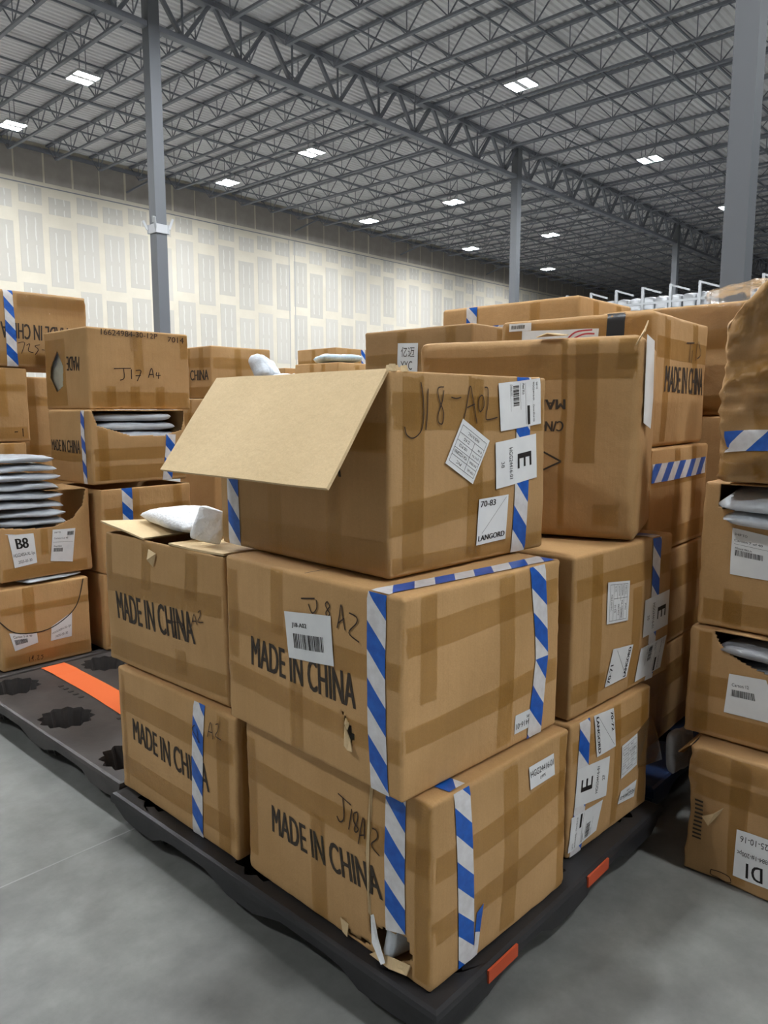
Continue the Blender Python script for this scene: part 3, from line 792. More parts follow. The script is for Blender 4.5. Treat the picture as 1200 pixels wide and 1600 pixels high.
scrap(R1.root, [(.40, -.008, .29), (.49, -.012, .33), (.52, -.03, .22), (.53, -.038, .16), (.41, -.010, .16)], 'clear_film', 'loose_film', .0006)
R2 = Carton('upper rear right box with LANGORD 70-71 label under the tall carton', 1.955, 1.046, .575, -2.6, .65, .6, .500, 7)
R2.label('R', ((.192, .397), (.329, .382), (.322, .251), (.188, .266)), table_items(90), 'packing_label')
R2.label('R', ((.441, .296), (.634, .301), (.631, .176), (.438, .168)), e_items('20', 90), 'letter_label')
R2.label('R', ((.431, .132), (.628, .138), (.589, .028), (.403, .020)), ship_items(90), seed=9)
R2.label('R', ((.238, .174), (.371, .16), (.341, .054), (.199, .055)), lang_items('70-71', 270), 'name_label')
R2.stripe([('T', ((.49, .12), (.55, .12), (.555, .003), (.495, .003)))])
R2.stripe([('R', ((.495, .497), (.557, .497), (.535, .003), (.481, .003)))])
R2.tapes(('R', ((.003, .43), (.646, .43), (.646, .365), (.003, .365))), ('R', (.1, .003, .165, .49)), ('R', (.36, .003, .42, .35)), ('R', (.003, .05, .2, .11)), ('L', (.003, .3, .59, .37)))
R2.seam()
# BK tall carton
BK = Carton('tall upright plain carton with upside-down C/N print behind the open box', 2.301, 1.022, 1.080, 17, .403, .755, .655, 8, bulge=.012, r=.03, crush=.004, amp=.007)
BK.ink('printed_text', 'L', ((.40, .456), (.517, .456), (.517, .423), (.40, .423)), [('T', 'MADE', 0, 0, 1, 1, 180, .012)], 'print_ink', .0016)
BK.ink('printed_text', 'L', ((.42, .385), (.515, .385), (.515, .352), (.42, .352)), [('T', 'C/NO:', 0, 0, 1, 1, 180, .012)], 'print_ink', .0016)
BK.pen('L', [[(.514, .253), (.40, .31)], [(.514, .253), (.40, .196)], [(.40, .31), (.29, .253)], [(.29, .253), (.40, .196)]], .006, .002, 'print_ink')
BK.tapes(('L', (.01, .52, .745, .60)), ('L', (.505, .04, .525, .65)), ('L', (.55, .25, .62, .65)), ('L', (.68, .55, .74, .65)), ('L', (.62, .05, .70, .12)))
scrap(BK.root, [(-.01, .755-.42, .655), (-.03, .755-.46, .665), (-.025, .755-.50, .658), (.01, .755-.52, .66), (.02, .755-.44, .66)], 'cardboard_pale', 'torn_edge')
scrap(BK.root, [(-.004, .02, .62), (-.012, -.006, .66), (.01, -.012, .695), (.016, -.002, .67)], 'cardboard_pale', 'torn_edge')
s_ = [(.02, -.008, .655), (.10, -.022, .64), (.115, -.024, .46), (.10, -.022, .36), (.03, -.008, .38)]
scrap(BK.root, s_, 'paper', 'loose_label', .001)

# ------------------------------------------------------------------ pallets
def pallet(name, label, x, y, w, d, h=.14, mat='black_plastic', seed=0, wells=True):
    e = tag(empty(name, (x, y, 0)), label, 'pallet', 'plastic pallets')
    N = 48; vs = []; fs = []; V = {}
    def vid(p):
        k = tuple(round(c, 4) for c in p)
        if k not in V: V[k] = len(vs); vs.append(p)
        return V[k]
    rim = .045; cw, cd = w/3, d/3; legs = []
    for i in range(3):
        for j in range(3):
            cx, cy = cw*(i+.5), cd*(j+.5); rad = min(cw, cd)*.27
            # edge wells sit close to the rim
            cx += (-.07 if i == 0 else .07 if i == 2 else 0); cy += (-.08 if j == 0 else .08 if j == 2 else 0)
            sq = []; ci = []
            for k in range(N):
                a = k*math.tau/N; dx, dy = math.cos(a), math.sin(a); m = max(abs(dx), abs(dy))
                bx, by = cw*(i+.5)+dx/m*cw/2, cd*(j+.5)+dy/m*cd/2
                sq.append((bx, by, h)); rr = rad*(1+.09*math.cos(12*a))
                ci.append((cx+rr*dx*1.0, cy+rr*dy*1.15, h))
            c0 = [vid(p) for p in ci]; s0 = [vid(p) for p in sq]
            c1 = []; c2 = []
            for k in range(N):
                a = k*math.tau/N; rr = rad*(1+.09*math.cos(12*a))
                c1.append(vid((cx+rr*.97*math.cos(a), cy+rr*1.12*math.sin(a), h-.012)))
                c2.append(vid((cx+rr*.70*math.cos(a), cy+rr*.82*math.sin(a), .006)))
            for k in range(N):
                k2 = (k+1) % N
                fs.append((s0[k], s0[k2], c0[k2], c0[k])); fs.append((c0[k], c0[k2], c1[k2], c1[k]))
            legs.append((cx, cy, rad))
    # rim: rounded lip then skirt
    per = []
    n1 = 24
    for i in range(n1): per.append((w*i/n1, 0, (0, -1)))
    for i in range(n1): per.append((w, d*i/n1, (1, 0)))
    for i in range(n1): per.append((w-w*i/n1, d, (0, 1)))
    for i in range(n1): per.append((0, d-d*i/n1, (-1, 0)))
    rings = []
    for off, z in ((0, h), (.010, h-.004), (.014, h-.016), (.014, h-.036), (.004, h-.044), (.004, -1)):
        ring = []
        for (px, py, nn) in per:
            f = 0
            for (cx, cy, rad) in legs:
                if nn[1]: t = abs(px-cx) 
                else: t = abs(py-cy)
                f = max(f, 1-sm(t, rad*.7, rad*1.5))
            zz = z if z >= 0 else h-.052-.035*f
            lx = (px/w-.5)*2; ly = (py/d-.5)*2
            ring.append(len(vs)); vs.append((px+off*lx*(1 if abs(lx) > .99 else 0), py+off*ly*(1 if abs(ly) > .99 else 0), zz))
        rings.append(ring)
    for a, b in zip(rings, rings[1:]):
        m = len(a)
        for k in range(m): fs.append((a[k], b[k], b[(k+1) % m], a[(k+1) % m]))
    me = bpy.data.meshes.new('deck'); me.from_pydata(vs, [], fs)
    bm = bmesh.new(); bm.from_mesh(me); bmesh.ops.recalc_face_normals(bm, faces=bm.faces); bm.to_mesh(me); bm.free()
    link('deck', me, e, mat)
    for (cx, cy, rad) in legs:
        v2 = []; f2 = []
        for rk, zz in ((.985, h-.012), (.80, .012), (.74, .0), (.0, .0), (.0, .008), (.68, .008), (.74, .014), (.955, h-.014)):
            for k in range(N):
                a = k*math.tau/N; rr = rad*(1+.09*math.cos(12*a))*rk
                v2.append((rr*math.cos(a), rr*1.15*math.sin(a), zz))
        for q in range(7):
            for k in range(N):
                f2.append((q*N+k, q*N+(k+1) % N, (q+1)*N+(k+1) % N, (q+1)*N+k))
        m2 = bpy.data.meshes.new('leg'); m2.from_pydata(v2, [], f2)
        bm = bmesh.new(); bm.from_mesh(m2); bmesh.ops.remove_doubles(bm, verts=bm.verts, dist=.0002); bmesh.ops.recalc_face_normals(bm, faces=bm.faces); bm.to_mesh(m2); bm.free()
        o = link('leg', m2, e, mat); o.location = (cx, cy, 0)
    return e
pA = pallet('plastic_pallet', 'black plastic pallet under the front stack of boxes', 1.225, .965, 1.23, 1.47)
for u in (.25, .76):
    MB().box((u, -.016, .120), (.13, .006, .034)).build('orange_marking', 'orange_paint', pA)
pB = pallet('plastic_pallet', 'empty dusty brown-black plastic pallet with an orange stripe', 1.275, 2.495, 1.2, 1.45, .14, 'brown_plastic')
me = bpy.data.meshes.new('orange_stripe')
vs = []; n = 30
for i in range(n+1):
    t = i/n; y = .35+t*1.10; x0 = .29+.04*math.sin(t*2)
    z = .1425+.004*abs(math.sin(t*9))*(1 if t > .85 else .3)
    vs += [(x0, y, z), (x0+.125, y, z)]
me.from_pydata(vs, [], [(2*i, 2*i+1, 2*i+3, 2*i+2) for i in range(n)])
link('orange_stripe', me, pB, 'orange_tape')
# row of drain studs on the empty deck
for k in range(26):
    yv = .06+k*.053
    if min(abs(yv-c) for c in (.16, .725, 1.29)) < .15: continue
    MB().box((.285, yv, .141), (.022, .018, .003)).build('drain_slot', 'black_plastic', pB)
pC = pallet('plastic_pallet', 'dark plastic pallet beneath the left stacks with grey mailers', 1.37, 3.99, 1.25, 1.45, .14, 'brown_plastic')
pD = pallet('plastic_pallet', 'blue plastic pallet in the dark behind the front stack', 2.56, 1.03, .92, 1.65, .14, 'blue_plastic')

# ------------------------------------------------------------------ boxes behind the front pallet
def C(*a, **k): return Carton(*a, **k)
u1 = C('shaded bottom box on the blue pallet behind the front stack', 2.715, 1.164, .142, 2, .66, .63, .40, 20); u1.auto('R')
u2 = C('shaded second box up on the blue pallet behind the front stack', 2.72, 1.17, .546, 1, .66, .62, .40, 21); u2.auto('R')
u3 = C('shaded box with horizontal striped tape below the black-taped box', 2.70, 1.15, .950, 3, .68, .64, .408, 22); u3.auto('R')
u3.stripe([('R', ((.01, .28), (.01, .35), (.64, .35), (.64, .28)))])
BT = C('box with black tape and shaded MADE IN CHINA side at upper right', 2.715, 1.164, 1.362, 4.5, .672, .635, .497, 23, r=.018, crush=.003)
BT.made('R', ((.124, .304), (.622, .315), (.63, .201), (.118, .206)))
BT.pen('R', [[(.36, .404), (.461, .411)], [(.41, .408), (.40, .33)], [(.44, .38), (.43, .33)], [(.50, .41), (.49, .34)], [(.52, .42), (.56, .37), (.51, .35)]], .005)
BT.patch('black_tape', [('T', rect(.0, .12, .09, .185)), ], .001, 'black_tape')
BT.patch('black_tape', [('L', rect(.455, .35, .522, .495))], .0016, 'black_tape')
BT.label('L', ((.10, .455), (.426, .444), (.425, .36), (.10, .37)), [('T', 'YYC', .3, .2, .6, .5, 0)], 'paper_sheet')
BT.pen('L', [[(.29, .40), (.33, .435), (.40, .44)], [(.30, .40), (.36, .425), (.41, .425)]], .006, .005, 'red_ink')
BT.label('L', rect(.04, .455, .14, .485), [('B', .1, .3, .7, .8, 0)], 'sticker', seed=12)
BT.tapes(('R', (.1, .003, .165, .49)), ('R', (.005, .33, .665, .41)), ('L', (.02, .41, .62, .48)), ('R', (.45, .2, .52, .49)))
yy0 = C('lower box beneath the carton with the YYC paper', 2.76, 2.0, .142, 0, .55, .66, .62, 24); yy0.auto('L')
yy1 = C('middle box beneath the carton with the YYC paper', 2.75, 2.01, .766, 0, .55, .65, .62, 25); yy1.auto('L')
YY = C('box with YYC paper label standing above the open flap', 2.75, 2.0, 1.390, 0, .55, .66, .490, 26, mat='cardboard_dark'); YY.auto('LR')
YY.label('L', ((.228, .425), (.354, .420), (.354, .275), (.226, .280)), [('T', '亿迈', .18, .55, .85, .88, 0), ('T', 'YYC', .18, .14, .75, .42, 0)], 'paper_sheet', 'print_ink')
e0 = C('base box of the tall stack behind the black-taped box', 3.5, 1.90, .002, 0, .6, .87, .80, 27)
e1 = C('middle box of the tall stack behind the black-taped box', 3.5, 1.90, .804, 0, .6, .87, .78, 28)
EB = C('highest box with striped tape ends above the black-taped box', 3.5, 1.896, 1.586, 0, .6, .87, .484, 29, r=.018); EB.auto('LR')
EB.stripe([('L', rect(.18, .02, .25, .48))]); EB.stripe([('L', ((.36, .30), (.36, .37), (.80, .37), (.80, .30)))])
g0 = C('lower box behind the shrink-wrapped box at right', 3.55, .86, .002, 0, .6, .95, .75, 30)
g1 = C('middle box behind the shrink-wrapped box at right', 3.55, .86, .754, 0, .6, .95, .72, 31)
GB = C('shrink-wrapped box with shiny top edge beside the crumpled box', 3.55, .86, 1.476, 0, .6, .95, .50, 32, r=.02, crush=.006, amp=.008)
GB.auto('LR'); GB.patch('shrink_film', [('L', rect(.003, .30, .945, .498))], .004, 'clear_film')
bag('film_bundle', 'bunched clear film lying on the shrink-wrapped box', (3.75, 1.18, 2.03), (.34, .2, .08), (0, 0, 70), 17, 'clear_film', cat='plastic film', wr=.03)

# right-hand stack ------------------------------------------------------------
def rs4warp(o, s):
    o = o.copy(); o.x += .012*noise.noise(Vector((o.y*6, o.z*7, 1.3))); 
    t = sm(o.y, s.d-.10, s.d); o.y -= .022*t*(.3+noise.noise(Vector((o.z*7, 2.2, o.x*3)))); return o
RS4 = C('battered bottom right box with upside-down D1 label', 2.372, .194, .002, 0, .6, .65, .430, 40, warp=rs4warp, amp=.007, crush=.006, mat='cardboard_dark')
RS4.label('L', ((.168, .20), (.30, .206), (.31, .045), (.161, .04)), [('T', 'D1', .28, .06, .62, .38, 180, .012), ('T', 'TX3884-1#-200pc', .05, .50, .95, .62, 180), ('T', '2025-10-16', .1, .78, .9, .9, 180)], 'letter_label')
RS4.ink('printed_text', 'L', rect(.02, .12, .06, .26), [('R', .0, .1*k, .8, .1*k+.045) for k in range(10)], 'print_ink')
RS4.tapes(('L', (.003, .27, .645, .34)), ('L', (.14, .003, .2, .42)), ('L', (.003, .36, .3, .42)))
RS4.pen('L', [[(.091, .03), (.12, .033), (.151, .028), (.152, .012), (.12, .01), (.092, .014), (.091, .03)]], .003)
scrap(RS4.root, [(-.004, .65-.059, .2), (-.016, .65-.10, .23), (-.006, .65-.124, .253), (-.004, .65-.11, .225), (-.012, .65-.082, .18)], 'cardboard_pale', 'torn_flap', .002)
def arc_cut(u0, depth, h): return lambda u, v: v > h-depth*math.sqrt(max(0, 1-((u-u0)/u0)**2))
RS3 = C('third box of right stack with dark mailer in its cut-out', 2.458, .24, .436, 0, .6, .65, .362, 41, cuts={'L': lambda u, v: ((u-.33)/.25)**2+((v-.37)/.125)**2 < 1}, fine=.0055, mat='cardboard_dark')
RS3.label('L', ((.135, .230), (.245, .235), (.30, .10), (.126, .10)), rotitems([('B', .1, .45, .6, .62, 0), ('T', 'Carton 12', .1, .7, .5, .78, 0)], 0), seed=14, off=.004)
RS3.tapes(('L', (.003, .02, .645, .085)), ('L', (.003, .14, .645, .21)), ('L', (.03, .003, .075, .35)))
bag('poly_mailer', 'dark grey poly mailer bulging from third right-hand box', (2.60, .55, .735), (.50, .34, .05), (0, 0, 90), 21, 'mailer_dark', 'grey mailers in the right stack', .03, pw=4)
bag('poly_mailer', 'lower dark mailer under the one bulging from third right-hand box', (2.61, .52, .672), (.46, .32, .045), (0, 0, 84), 26, 'mailer_dark', 'grey mailers in the right stack', .03, pw=4)
RS2 = C('second box of right stack with grey mailers spilling over', 2.479, .226, .803, 0, .6, .65, .470, 42, cuts={'L': lambda u, v: u > .05 and v > .40-.02*math.sin(u*9)}, fine=.0055)
RS2.label('L', ((.097, .330), (.25, .310), (.259, .177), (.099, .181)), [('T', 'SHIP TO', .05, .85, .3, .9, 0), ('T', 'Carton 7 of 40', .05, .72, .6, .77, 0), ('R', .05, .66, .95, .665), ('B', .08, .42, .62, .54, 0), ('T', 'Mixed SKUs', .08, .56, .4, .6, 0)], seed=15)
RS2.tapes(('L', (.003, .02, .645, .09)), ('L', (.08, .003, .14, .13)))
for k, (z, x, y, rl) in enumerate(((1.238, 2.605, .54, -6), (1.190, 2.60, .52, -10))):
    bag('poly_mailer', ['upper silver-grey mailer hanging over the second right-hand box', 'lower silver-grey mailer squeezed out of the second right-hand box'][k], (x, y, z), (.40, .56, .040), (0, -3, 0), 22+k, 'mailer_grey', 'grey mailers in the right stack', .02, .03)
def rs1warp(o, s):
    o = o.copy(); t = sm(o.z, s.h-.14, s.h)
    o.z += t*(.115*sm(s.d-o.y, .0, .14)*(1-sm(o.x, .0, .5)))
    o.x += .016*noise.noise(Vector((o.y*9, o.z*12, 5.1)))+.016*t*noise.noise(Vector((o.y*34, o.z*30, 1.0)))+.006*noise.noise(Vector((o.y*8, o.z*45, 2.0)))
    o.y += .014*t*noise.noise(Vector((o.z*26, o.x*9, 3.0)))
    o.z += .012*t*noise.noise(Vector((o.y*40, o.x*30, 3.0)))
    if o.x < .3: o.x += .022*abs(noise.noise(Vector((o.y*7+o.z*4, o.z*15, 7.0))))-.014*abs(noise.noise(Vector((o.y*11, o.z*24-o.y*9, 4.0))))
    return o
RS1 = C('crumpled taped box with caved top at the right edge', 2.390, .164, 1.284, 0, .6, .65, .49, 43, warp=rs1warp, amp=.012, crush=.010, step=.011, r=.016, mat='cardboard_dark')
RS1.stripe([('L', ((.02, .09), (.02, .15), (.35, .18), (.35, .12)))], .004)
RS1.tapes(('L', (.003, .28, .645, .36)), ('L', (.10, .003, .17, .48)), ('L', (.003, .02, .645, .10)), ('L', (.003, .40, .64, .47)))
scrap(RS4.root, [(.01, .645, .425), (.03, .69, .38), (.10, .70, .35), (.28, .70, .36), (.30, .65, .43)], 'cardboard_dark', 'torn_flap')
for q in (((.01, .47), (.64, .49), (.64, .38), (.01, .36)), ((.01, .30), (.64, .33), (.64, .22), (.01, .20)), ((.01, .08), (.64, .10), (.64, .02), (.01, .01))):
    RS1.patch('wrinkled_film', [('L', q)], .005, 'wrinkled_film')
bag('poly_mailer', 'grey mailer poking out of gap left of the battered bottom box', (2.58, .945, .31), (.22, .14, .04), (84, 10, 2), 25, 'mailer_dark', 'grey mailers in the right stack')

for k in range(3):  # unseen boxes added to block light and keep the gap dark
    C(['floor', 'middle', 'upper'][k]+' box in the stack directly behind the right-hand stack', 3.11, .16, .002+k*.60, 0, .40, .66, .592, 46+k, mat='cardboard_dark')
# left-hand stacks --------------------------------------------------------------
def strip_cut(pts):
    def f(u, v):
        for (a, b), (c, d) in zip(pts, pts[1:]):
            if a <= u <= c: return v > b+(d-b)*(u-a)/(c-a)
        return False
    return f
LS0 = C('bottom left box with arched cut line and two half-hidden labels', 1.437, 4.02, .142, -1.6, .479, .6, .438, 50)
LS0.label('R', ((.041, .205), (.18, .177), (.183, .123), (.064, .104)), [('B', .1, .3, .6, .6, 0), ('T', 'Carton 3 of 40', .1, .7, .8, .85, 0)], seed=16)
LS0.label('R', ((.257, .196), (.374, .258), (.366, .118), (.25, .116)), [('T', 'HGG24054-XL-1pc', .04, .4, .96, .55, 0), ('T', '2025-05-30', .2, .15, .8, .27, 0)], 'letter_label')
LS0.pen('R', [[(.003, .272), (.072, .201), (.214, .181), (.331, .228), (.406, .298), (.448, .43)]], .006, .005, 'print_ink')
LS0.pen('R', [[(.135, .055), (.135, .03)], [(.15, .05), (.147, .042), (.155, .045), (.157, .055), (.15, .054), (.155, .03)], [(.165, .032), (.168, .032)], [(.175, .05), (.185, .052), (.177, .032), (.188, .03)], [(.208, .05), (.197, .048), (.206, .04), (.20, .028), (.195, .03)]], .003)
LS0.tapes(('R', (.003, .02, .475, .08)), ('R', (.12, .18, .18, .43)), ('R', (.003, .3, .475, .34)))
bag('poly_mailer', 'silver mailer edge peeking from top of the bottom left box', (1.72, 4.20, .598), (.34, .36, .022), (0, 0, 10), 30, 'mailer_grey', 'grey mailers in the left stack', .006)
LS1 = C('open cut-away box with B8 label piled with grey mailers', 1.453, 4.025, .612, 1.1, .508, .6, .460, 51, open_top=True, cuts={'R': strip_cut([(0, .29), (.159, .27), (.295, .265), (.404, .30), (.463, .36), (.485, .452), (.6, .9)])}, fine=.0055)
LS1.label('R', ((.052, .250), (.181, .245), (.195, .082), (.076, .071)), [('T', 'B8', .24, .55, .72, .88, 0, .015), ('T', 'HGG24054-XL-1pc', .04, .28, .96, .42, 0), ('T', '2025-05-30', .2, .1, .8, .19, 0)], 'letter_label')
LS1.label('R', ((.287, .250), (.416, .245), (.391, .060), (.267, .08)), [('B', .1, .3, .5, .42, 0), ('T', 'Mixed SKUs', .1, .45, .45, .5, 0), ('T', 'SHIP TO', .08, .88, .35, .93, 0), ('T', 'Carton 5 of 40', .08, .7, .7, .75, 0), ('R', .05, .6, .95, .605), ('B', .65, .8, .93, .92, 0)], seed=17)
LS1.tapes(('R', (.003, .01, .475, .07)), ('R', (.22, .12, .26, .26)))
scrap(LS1.root, [(.26, -.004, .462), (.50, .01, .455), (.50, .30, .462), (.30, .18, .46)], 'cardboard_dark', 'flap')
bl = ['topmost', 'second', 'third', 'fourth', 'fifth', 'sixth', 'seventh', 'eighth', 'lowest']
for k in range(9):
    z = 1.242-.0485*k
    bag('poly_mailer', bl[k]+' silver-grey mailer in pile spilling from the B8 box', (1.62-.012*(k % 3)+.007*k, 4.20+.01*(k % 2), z), (.37+.02*(k % 3), .34, .034), (0, 1, -8+7*(k % 3)), 31+k, 'mailer_grey', 'grey mailers in the left stack', .024, pw=5)
L3b = C('bottom box half hidden behind empty pallet beside arched box', 1.985, 3.965, .142, 0, .58, .5, .44, 52); L3b.auto('R')
L3 = C('open box with short striped tape strip behind white bubble mailer', 1.985, 3.95, .586, 0, .575, .5, .480, 53, open_top=True); L3.auto('R')
L3.stripe([('R', rect(.122, .27, .186, .477))])
L4 = C('taped box with scooped side full of silver mailers', 1.955, 3.97, 1.090, 0, .595, .51, .412, 54, cuts={'R': strip_cut([(0, .9), (.012, .41), (.041, .325), (.228, .270), (.445, .262), (.565, .29), (.6, .40)])}, fine=.0055)
L4.made('L', ((.03, .241), (.39, .243), (.385, .167), (.03, .178))); L4.stripe([('L', rect(.41, .003, .45, .408))]); L4.stripe([('R', ((.46, .27), (.524, .265), (.49, .003), (.426, .003)))])
L4.tapes(('R', (.003, .13, .59, .2)), ('R', (.003, .02, .59, .1)), ('L', (.003, .12, .5, .19)), ('R', (.04, .02, .1, .3)))
for k in range(3):
    bag('poly_mailer', ['upper', 'middle', 'lower'][k]+' silver mailer inside the scooped side of the taped box', (2.25+.02*k, 4.13, 1.462-.052*k), (.50, .28, .042), (2, 0, -4+4*k), 41+k, 'mailer_grey', 'grey mailers in the left stack', .016)
L5 = C('box marked J17-A4 by hand, topmost beside the clamped column', 1.99, 4.03, 1.505, 0, .64, .54, .448, 55, holes={'L': [[(.184, .335), (.25, .24), (.236, .132), (.149, .097), (.06, .186), (.08, .247)]]}, fine=.0055)
L5.pen('R', [[(.204, .232), (.205, .178), (.181, .165)], [(.146, .227), (.25, .233)], [(.252, .227), (.25, .173)], [(.279, .222), (.31, .22), (.284, .162)], [(.275, .192), (.308, .195)], [(.355, .182), (.379, .238), (.39, .183)], [(.36, .201), (.387, .202)], [(.412, .215), (.409, .196), (.437, .199)], [(.426, .215), (.422, .178)]], .005)
L5.ink('handwriting', 'R', ((.083, .440), (.43, .437), (.429, .408), (.081, .408)), [('T', '16624984-30-12P', 0, 0, 1, 1, 0)], 'pen_ink')
L5.ink('handwriting', 'R', ((.5, .425), (.609, .428), (.607, .392), (.498, .396)), [('T', '7014', 0, 0, 1, 1, 0)], 'pen_ink')
L5.ink('printed_text', 'L', ((.30, .297), (.449, .287), (.44, .211), (.30, .218)), [('T', 'MADE', 0, 0, 1, 1, 180, .012)], 'print_ink', .0016)
L5.tapes(('R', (.003, .005, .635, .10)), ('R', (.10, .0, .155, .13)), ('R', (.24, .0, .30, .13)), ('R', (.4, .0, .46, .13)), ('R', (.27, .20, .33, .445)), ('R', (.58, .3, .635, .445)), ('L', (.02, .02, .28, .40)))
L5.patch('shrink_film', [('R', rect(.25, .33, .30, .447))], .004, 'clear_film')
scrap(L5.root, [(.15, .12, .450), (.45, .12, .452), (.44, .32, .462), (.16, .32, .458)], 'cardboard_dark', 'flap')
bag('poly_mailer', 'silver mailer showing through hole in the J17-A4 box', (2.026, 4.42, 1.71), (.34, .30, .034), (0, 90, 0), 45, 'mailer_grey', 'grey mailers in the left stack')
LFa = C('lowest box hidden behind the pile of grey mailers', 1.42, 4.72, .142, 0, .50, .6, .36, 56)
LFb = C('box second from floor behind the pile of grey mailers', 1.42, 4.72, .506, 0, .50, .6, .38, 57)
LF2 = C('box with pen marks low at the left edge behind mailers', 1.41, 4.70, .890, 0, .50, .6, .418, 58); LF2.auto('R')
LF2.pen('R', [[(.40, .33), (.40, .28)], [(.40, .33), (.43, .32), (.40, .30)], [(.44, .30), (.455, .305), (.445, .28), (.46, .28)], [(.48, .34), (.48, .28)], [(.47, .32), (.49, .32)]], .005)
LF1 = C('plain taped box at left edge under the striped-tape box', 1.42, 4.70, 1.312, 0, .515, .6, .438, 59); LF1.auto('R')
LF1.pen('R', [[(.42, .06), (.44, .06)], [(.47, .08), (.47, .03)]], .005)
LF0 = C('top-left box with striped tape and upside-down CHINA print', 1.5, 4.70, 1.754, 0, .83, .6, .447, 60, r=.018, crush=.004)
LF0.made('R', ((.30, .26), (.70, .254), (.695, .165), (.30, .166)), 'MADE IN CHINA', 180)
LF0.stripe([('R', ((.324, .445), (.375, .445), (.388, .003), (.326, .003)))], .004)
LF0.pen('R', [[(.39, .14), (.43, .145), (.41, .08)], [(.44, .13), (.46, .14), (.45, .10), (.48, .09)], [(.52, .14), (.49, .13), (.51, .11), (.49, .08)], [(.53, .11), (.55, .11)]], .004)
LF0.tapes(('R', (.003, .02, .825, .09)), ('R', (.40, .36, .82, .43)))
LF0.patch('shrink_film', [('R', rect(.40, .33, .81, .44))], .004, 'clear_film')

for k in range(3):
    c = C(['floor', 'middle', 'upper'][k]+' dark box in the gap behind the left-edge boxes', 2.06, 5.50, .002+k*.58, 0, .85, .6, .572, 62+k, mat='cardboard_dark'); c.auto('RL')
# far boxes -----------------------------------------------------------------------
fg = 'boxes on the far pallets'
f0 = C('floor box of the dark stack seen under the open flap', 2.85, 3.05, .002, 0, .6, .7, .52, 70, group=fg)
f1 = C('middle box of the dark stack seen under the open flap', 2.85, 3.05, .526, 0, .6, .7, .48, 71, group=fg); f1.auto('L')
f2 = C('upper box of the dark stack seen under the open flap', 2.85, 3.05, 1.010, 0, .6, .7, .40, 72, group=fg); f2.auto('L')
f2.ink('printed_text', 'L', rect(.1, .08, .3, .14), [('B', 0, 0, 1, 1, 0)], 'print_ink')
a0 = C('floor box below the wrapped far box right of J17-A4', 3.45, 4.98, .002, 0, .6, .5, .56, 73, group=fg)
a1 = C('second box below the wrapped far box right of J17-A4', 3.45, 4.98, .566, 0, .6, .5, .54, 74, group=fg)
a2 = C('shiny wrapped far box right of the J17-A4 box', 3.44, 4.97, 1.110, 0, .6, .5, .48, 75, group=fg, crush=.005); a2.auto('RL'); a2.patch('shrink_film', [('R', rect(.003, .2, .595, .475))], .004, 'clear_film')
a3 = C('far box with CHINA print on its side above the wrapped one', 3.45, 4.98, 1.594, 0, .58, .5, .40, 76, group=fg); a3.auto('RL'); a3.made('L', rect(.22, .14, .46, .22), 'CHINA')
b0 = C('floor box under the pale blue mailers behind open flap', 3.60, 4.10, .002, 0, .6, .7, .60, 77, group=fg)
b1 = C('second box under the pale blue mailers behind open flap', 3.60, 4.10, .606, 0, .6, .7, .56, 78, group=fg)
b2 = C('box supporting the pale blue mailers behind open flap', 3.60, 4.10, 1.170, 0, .6, .7, .52, 79, group=fg); b2.auto('RL')
bag('poly_mailer', 'pale crumpled mailer standing on box behind top of flap', (3.75, 4.70, 1.81), (.30, .2, .12), (60, 10, 20), 50, 'mailer_grey', 'mailers on the far boxes', .03)
bag('poly_mailer', 'flat pale mailer beside crumpled one behind top of flap', (3.78, 4.40, 1.735), (.34, .26, .06), (0, 0, 30), 51, 'mailer_grey', 'mailers on the far boxes', .02)
for k, (x, y, zt, w, d, lbl, bl_) in enumerate([(6.0, 6.25, 2.21, .62, .66, 'far two-sided box left of the YYC box', 1), (5.0, 5.95, 1.93, .62, .62, 'far box with striped tape behind the flap top', 1), (5.0, 5.18, 1.955, .62, .62, 'far box with a pale blue mailer on top', 1)]):
    hh = (zt-.004)/4
    for q in range(4):
        c = C(lbl if q == 3 else ['floor', 'second', 'third'][q]+' box below the '+lbl, x, y, .002+q*hh, 0, w, d, hh-.006, 80+k*5+q, group=fg, step=.05)
        if q == 3:
            c.auto('RL')
            if k != 2: c.stripe([('R' if k == 0 else 'L', rect(.40, .02, .47, hh-.01))])
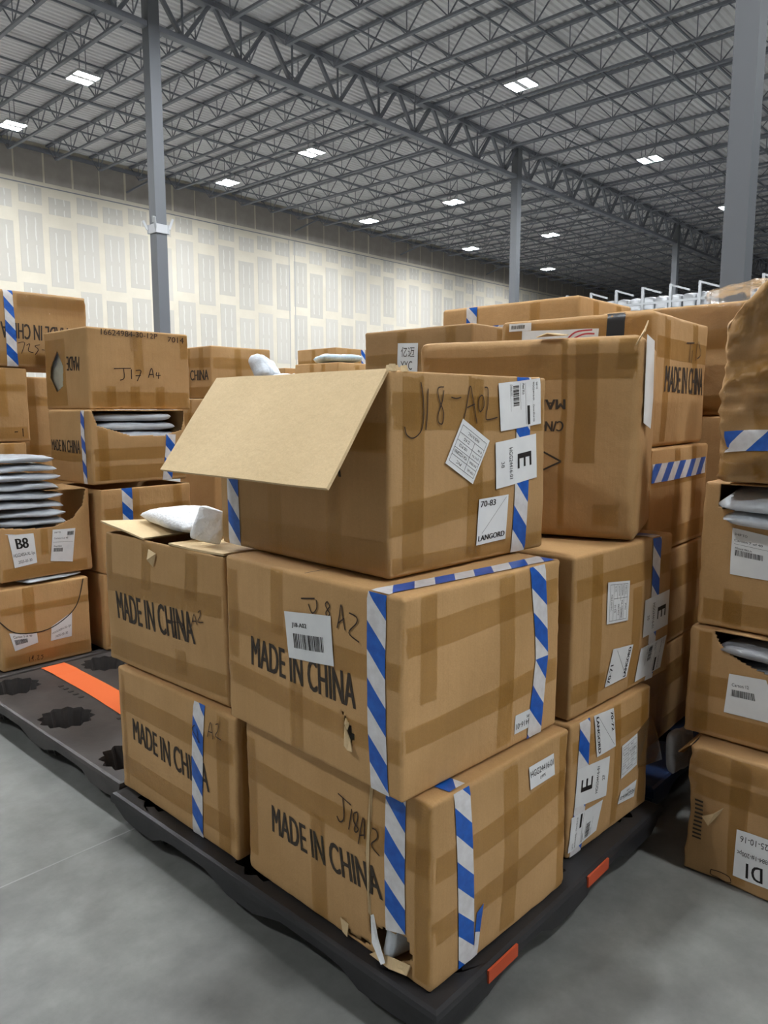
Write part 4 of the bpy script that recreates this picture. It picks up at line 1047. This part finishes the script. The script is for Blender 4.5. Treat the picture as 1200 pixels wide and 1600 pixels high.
bag('poly_mailer', 'pale blue mailer lying flat on a far box', (5.3, 5.5, 2.0), (.5, .42, .07), (0, 0, 60), 55, 'mailer_blue', 'mailers on the far boxes', .02)

# distant racking ---------------------------------------------------------------
rk = tag(empty('storage_rack', (30.0, 8.2, 0)), 'distant pale metal racking with posts and rails at right', 'rack')
for k in range(8):
    y = .72+k*1.13
    p = MB().box((0, y, 3.2), (.1, .1, 6.4)).build('post', 'steel_light', rk)
    MB().bar((0, y, 6.36), (0, y-.75, 6.1), .07).build('arm', 'steel_light', p)
    MB().box((1.1, y, 2.7), (.1, .1, 5.4)).build('post', 'steel_light', rk)
for z in (1.5, 3.3, 5.30, 5.74):
    MB().box((0, 4.7, z), (.06, 8.4, .09)).build('beam', 'steel_light', rk)
    if z < 5.5:
        MB().box((1.1, 4.7, z), (.06, 8.4, .09)).build('beam', 'steel_light', rk)
        MB().box((.55, 4.7, z+.03), (1.04, 8.3, .03)).build('shelf', 'steel_light', rk)
rn = random.Random(8)
def sack(w, d, h, seed):
    n = 8; bm = bmesh.new(); bmesh.ops.create_cube(bm, size=1); bmesh.ops.subdivide_edges(bm, edges=bm.edges, cuts=5, use_grid_fill=True)
    for v in bm.verts:
        p = v.co*2; k = 1-.12*(abs(p.x)**4+abs(p.y)**4)*.5
        v.co = Vector((p.x/2*w*k, p.y/2*d*k, (p.z/2+.5)*h*(1-.12*(p.z > 0)*(p.x**2+p.y**2)*.6)))
        v.co += noise.noise_vector(v.co*6+Vector((seed, 0, 0)))*.02*(1 if v.co.z > .05 else 0)
    me = bpy.data.meshes.new('white_sack'); bm.to_mesh(me); bm.free()
    me.polygons.foreach_set('use_smooth', [True]*len(me.polygons)); me.materials.append(MATS['sack_white']); return me
sm_ = [sack(.8, .50, .70, i) for i in range(3)]
for k in range(15):
    o = link('white_sack', sm_[k % 3]); o.location = (30.55, 8.2+.75+k*.545, 5.346)
    tag(o, 'white sack in the row along the top of the distant racking', 'sack', 'white sacks on the distant racking')
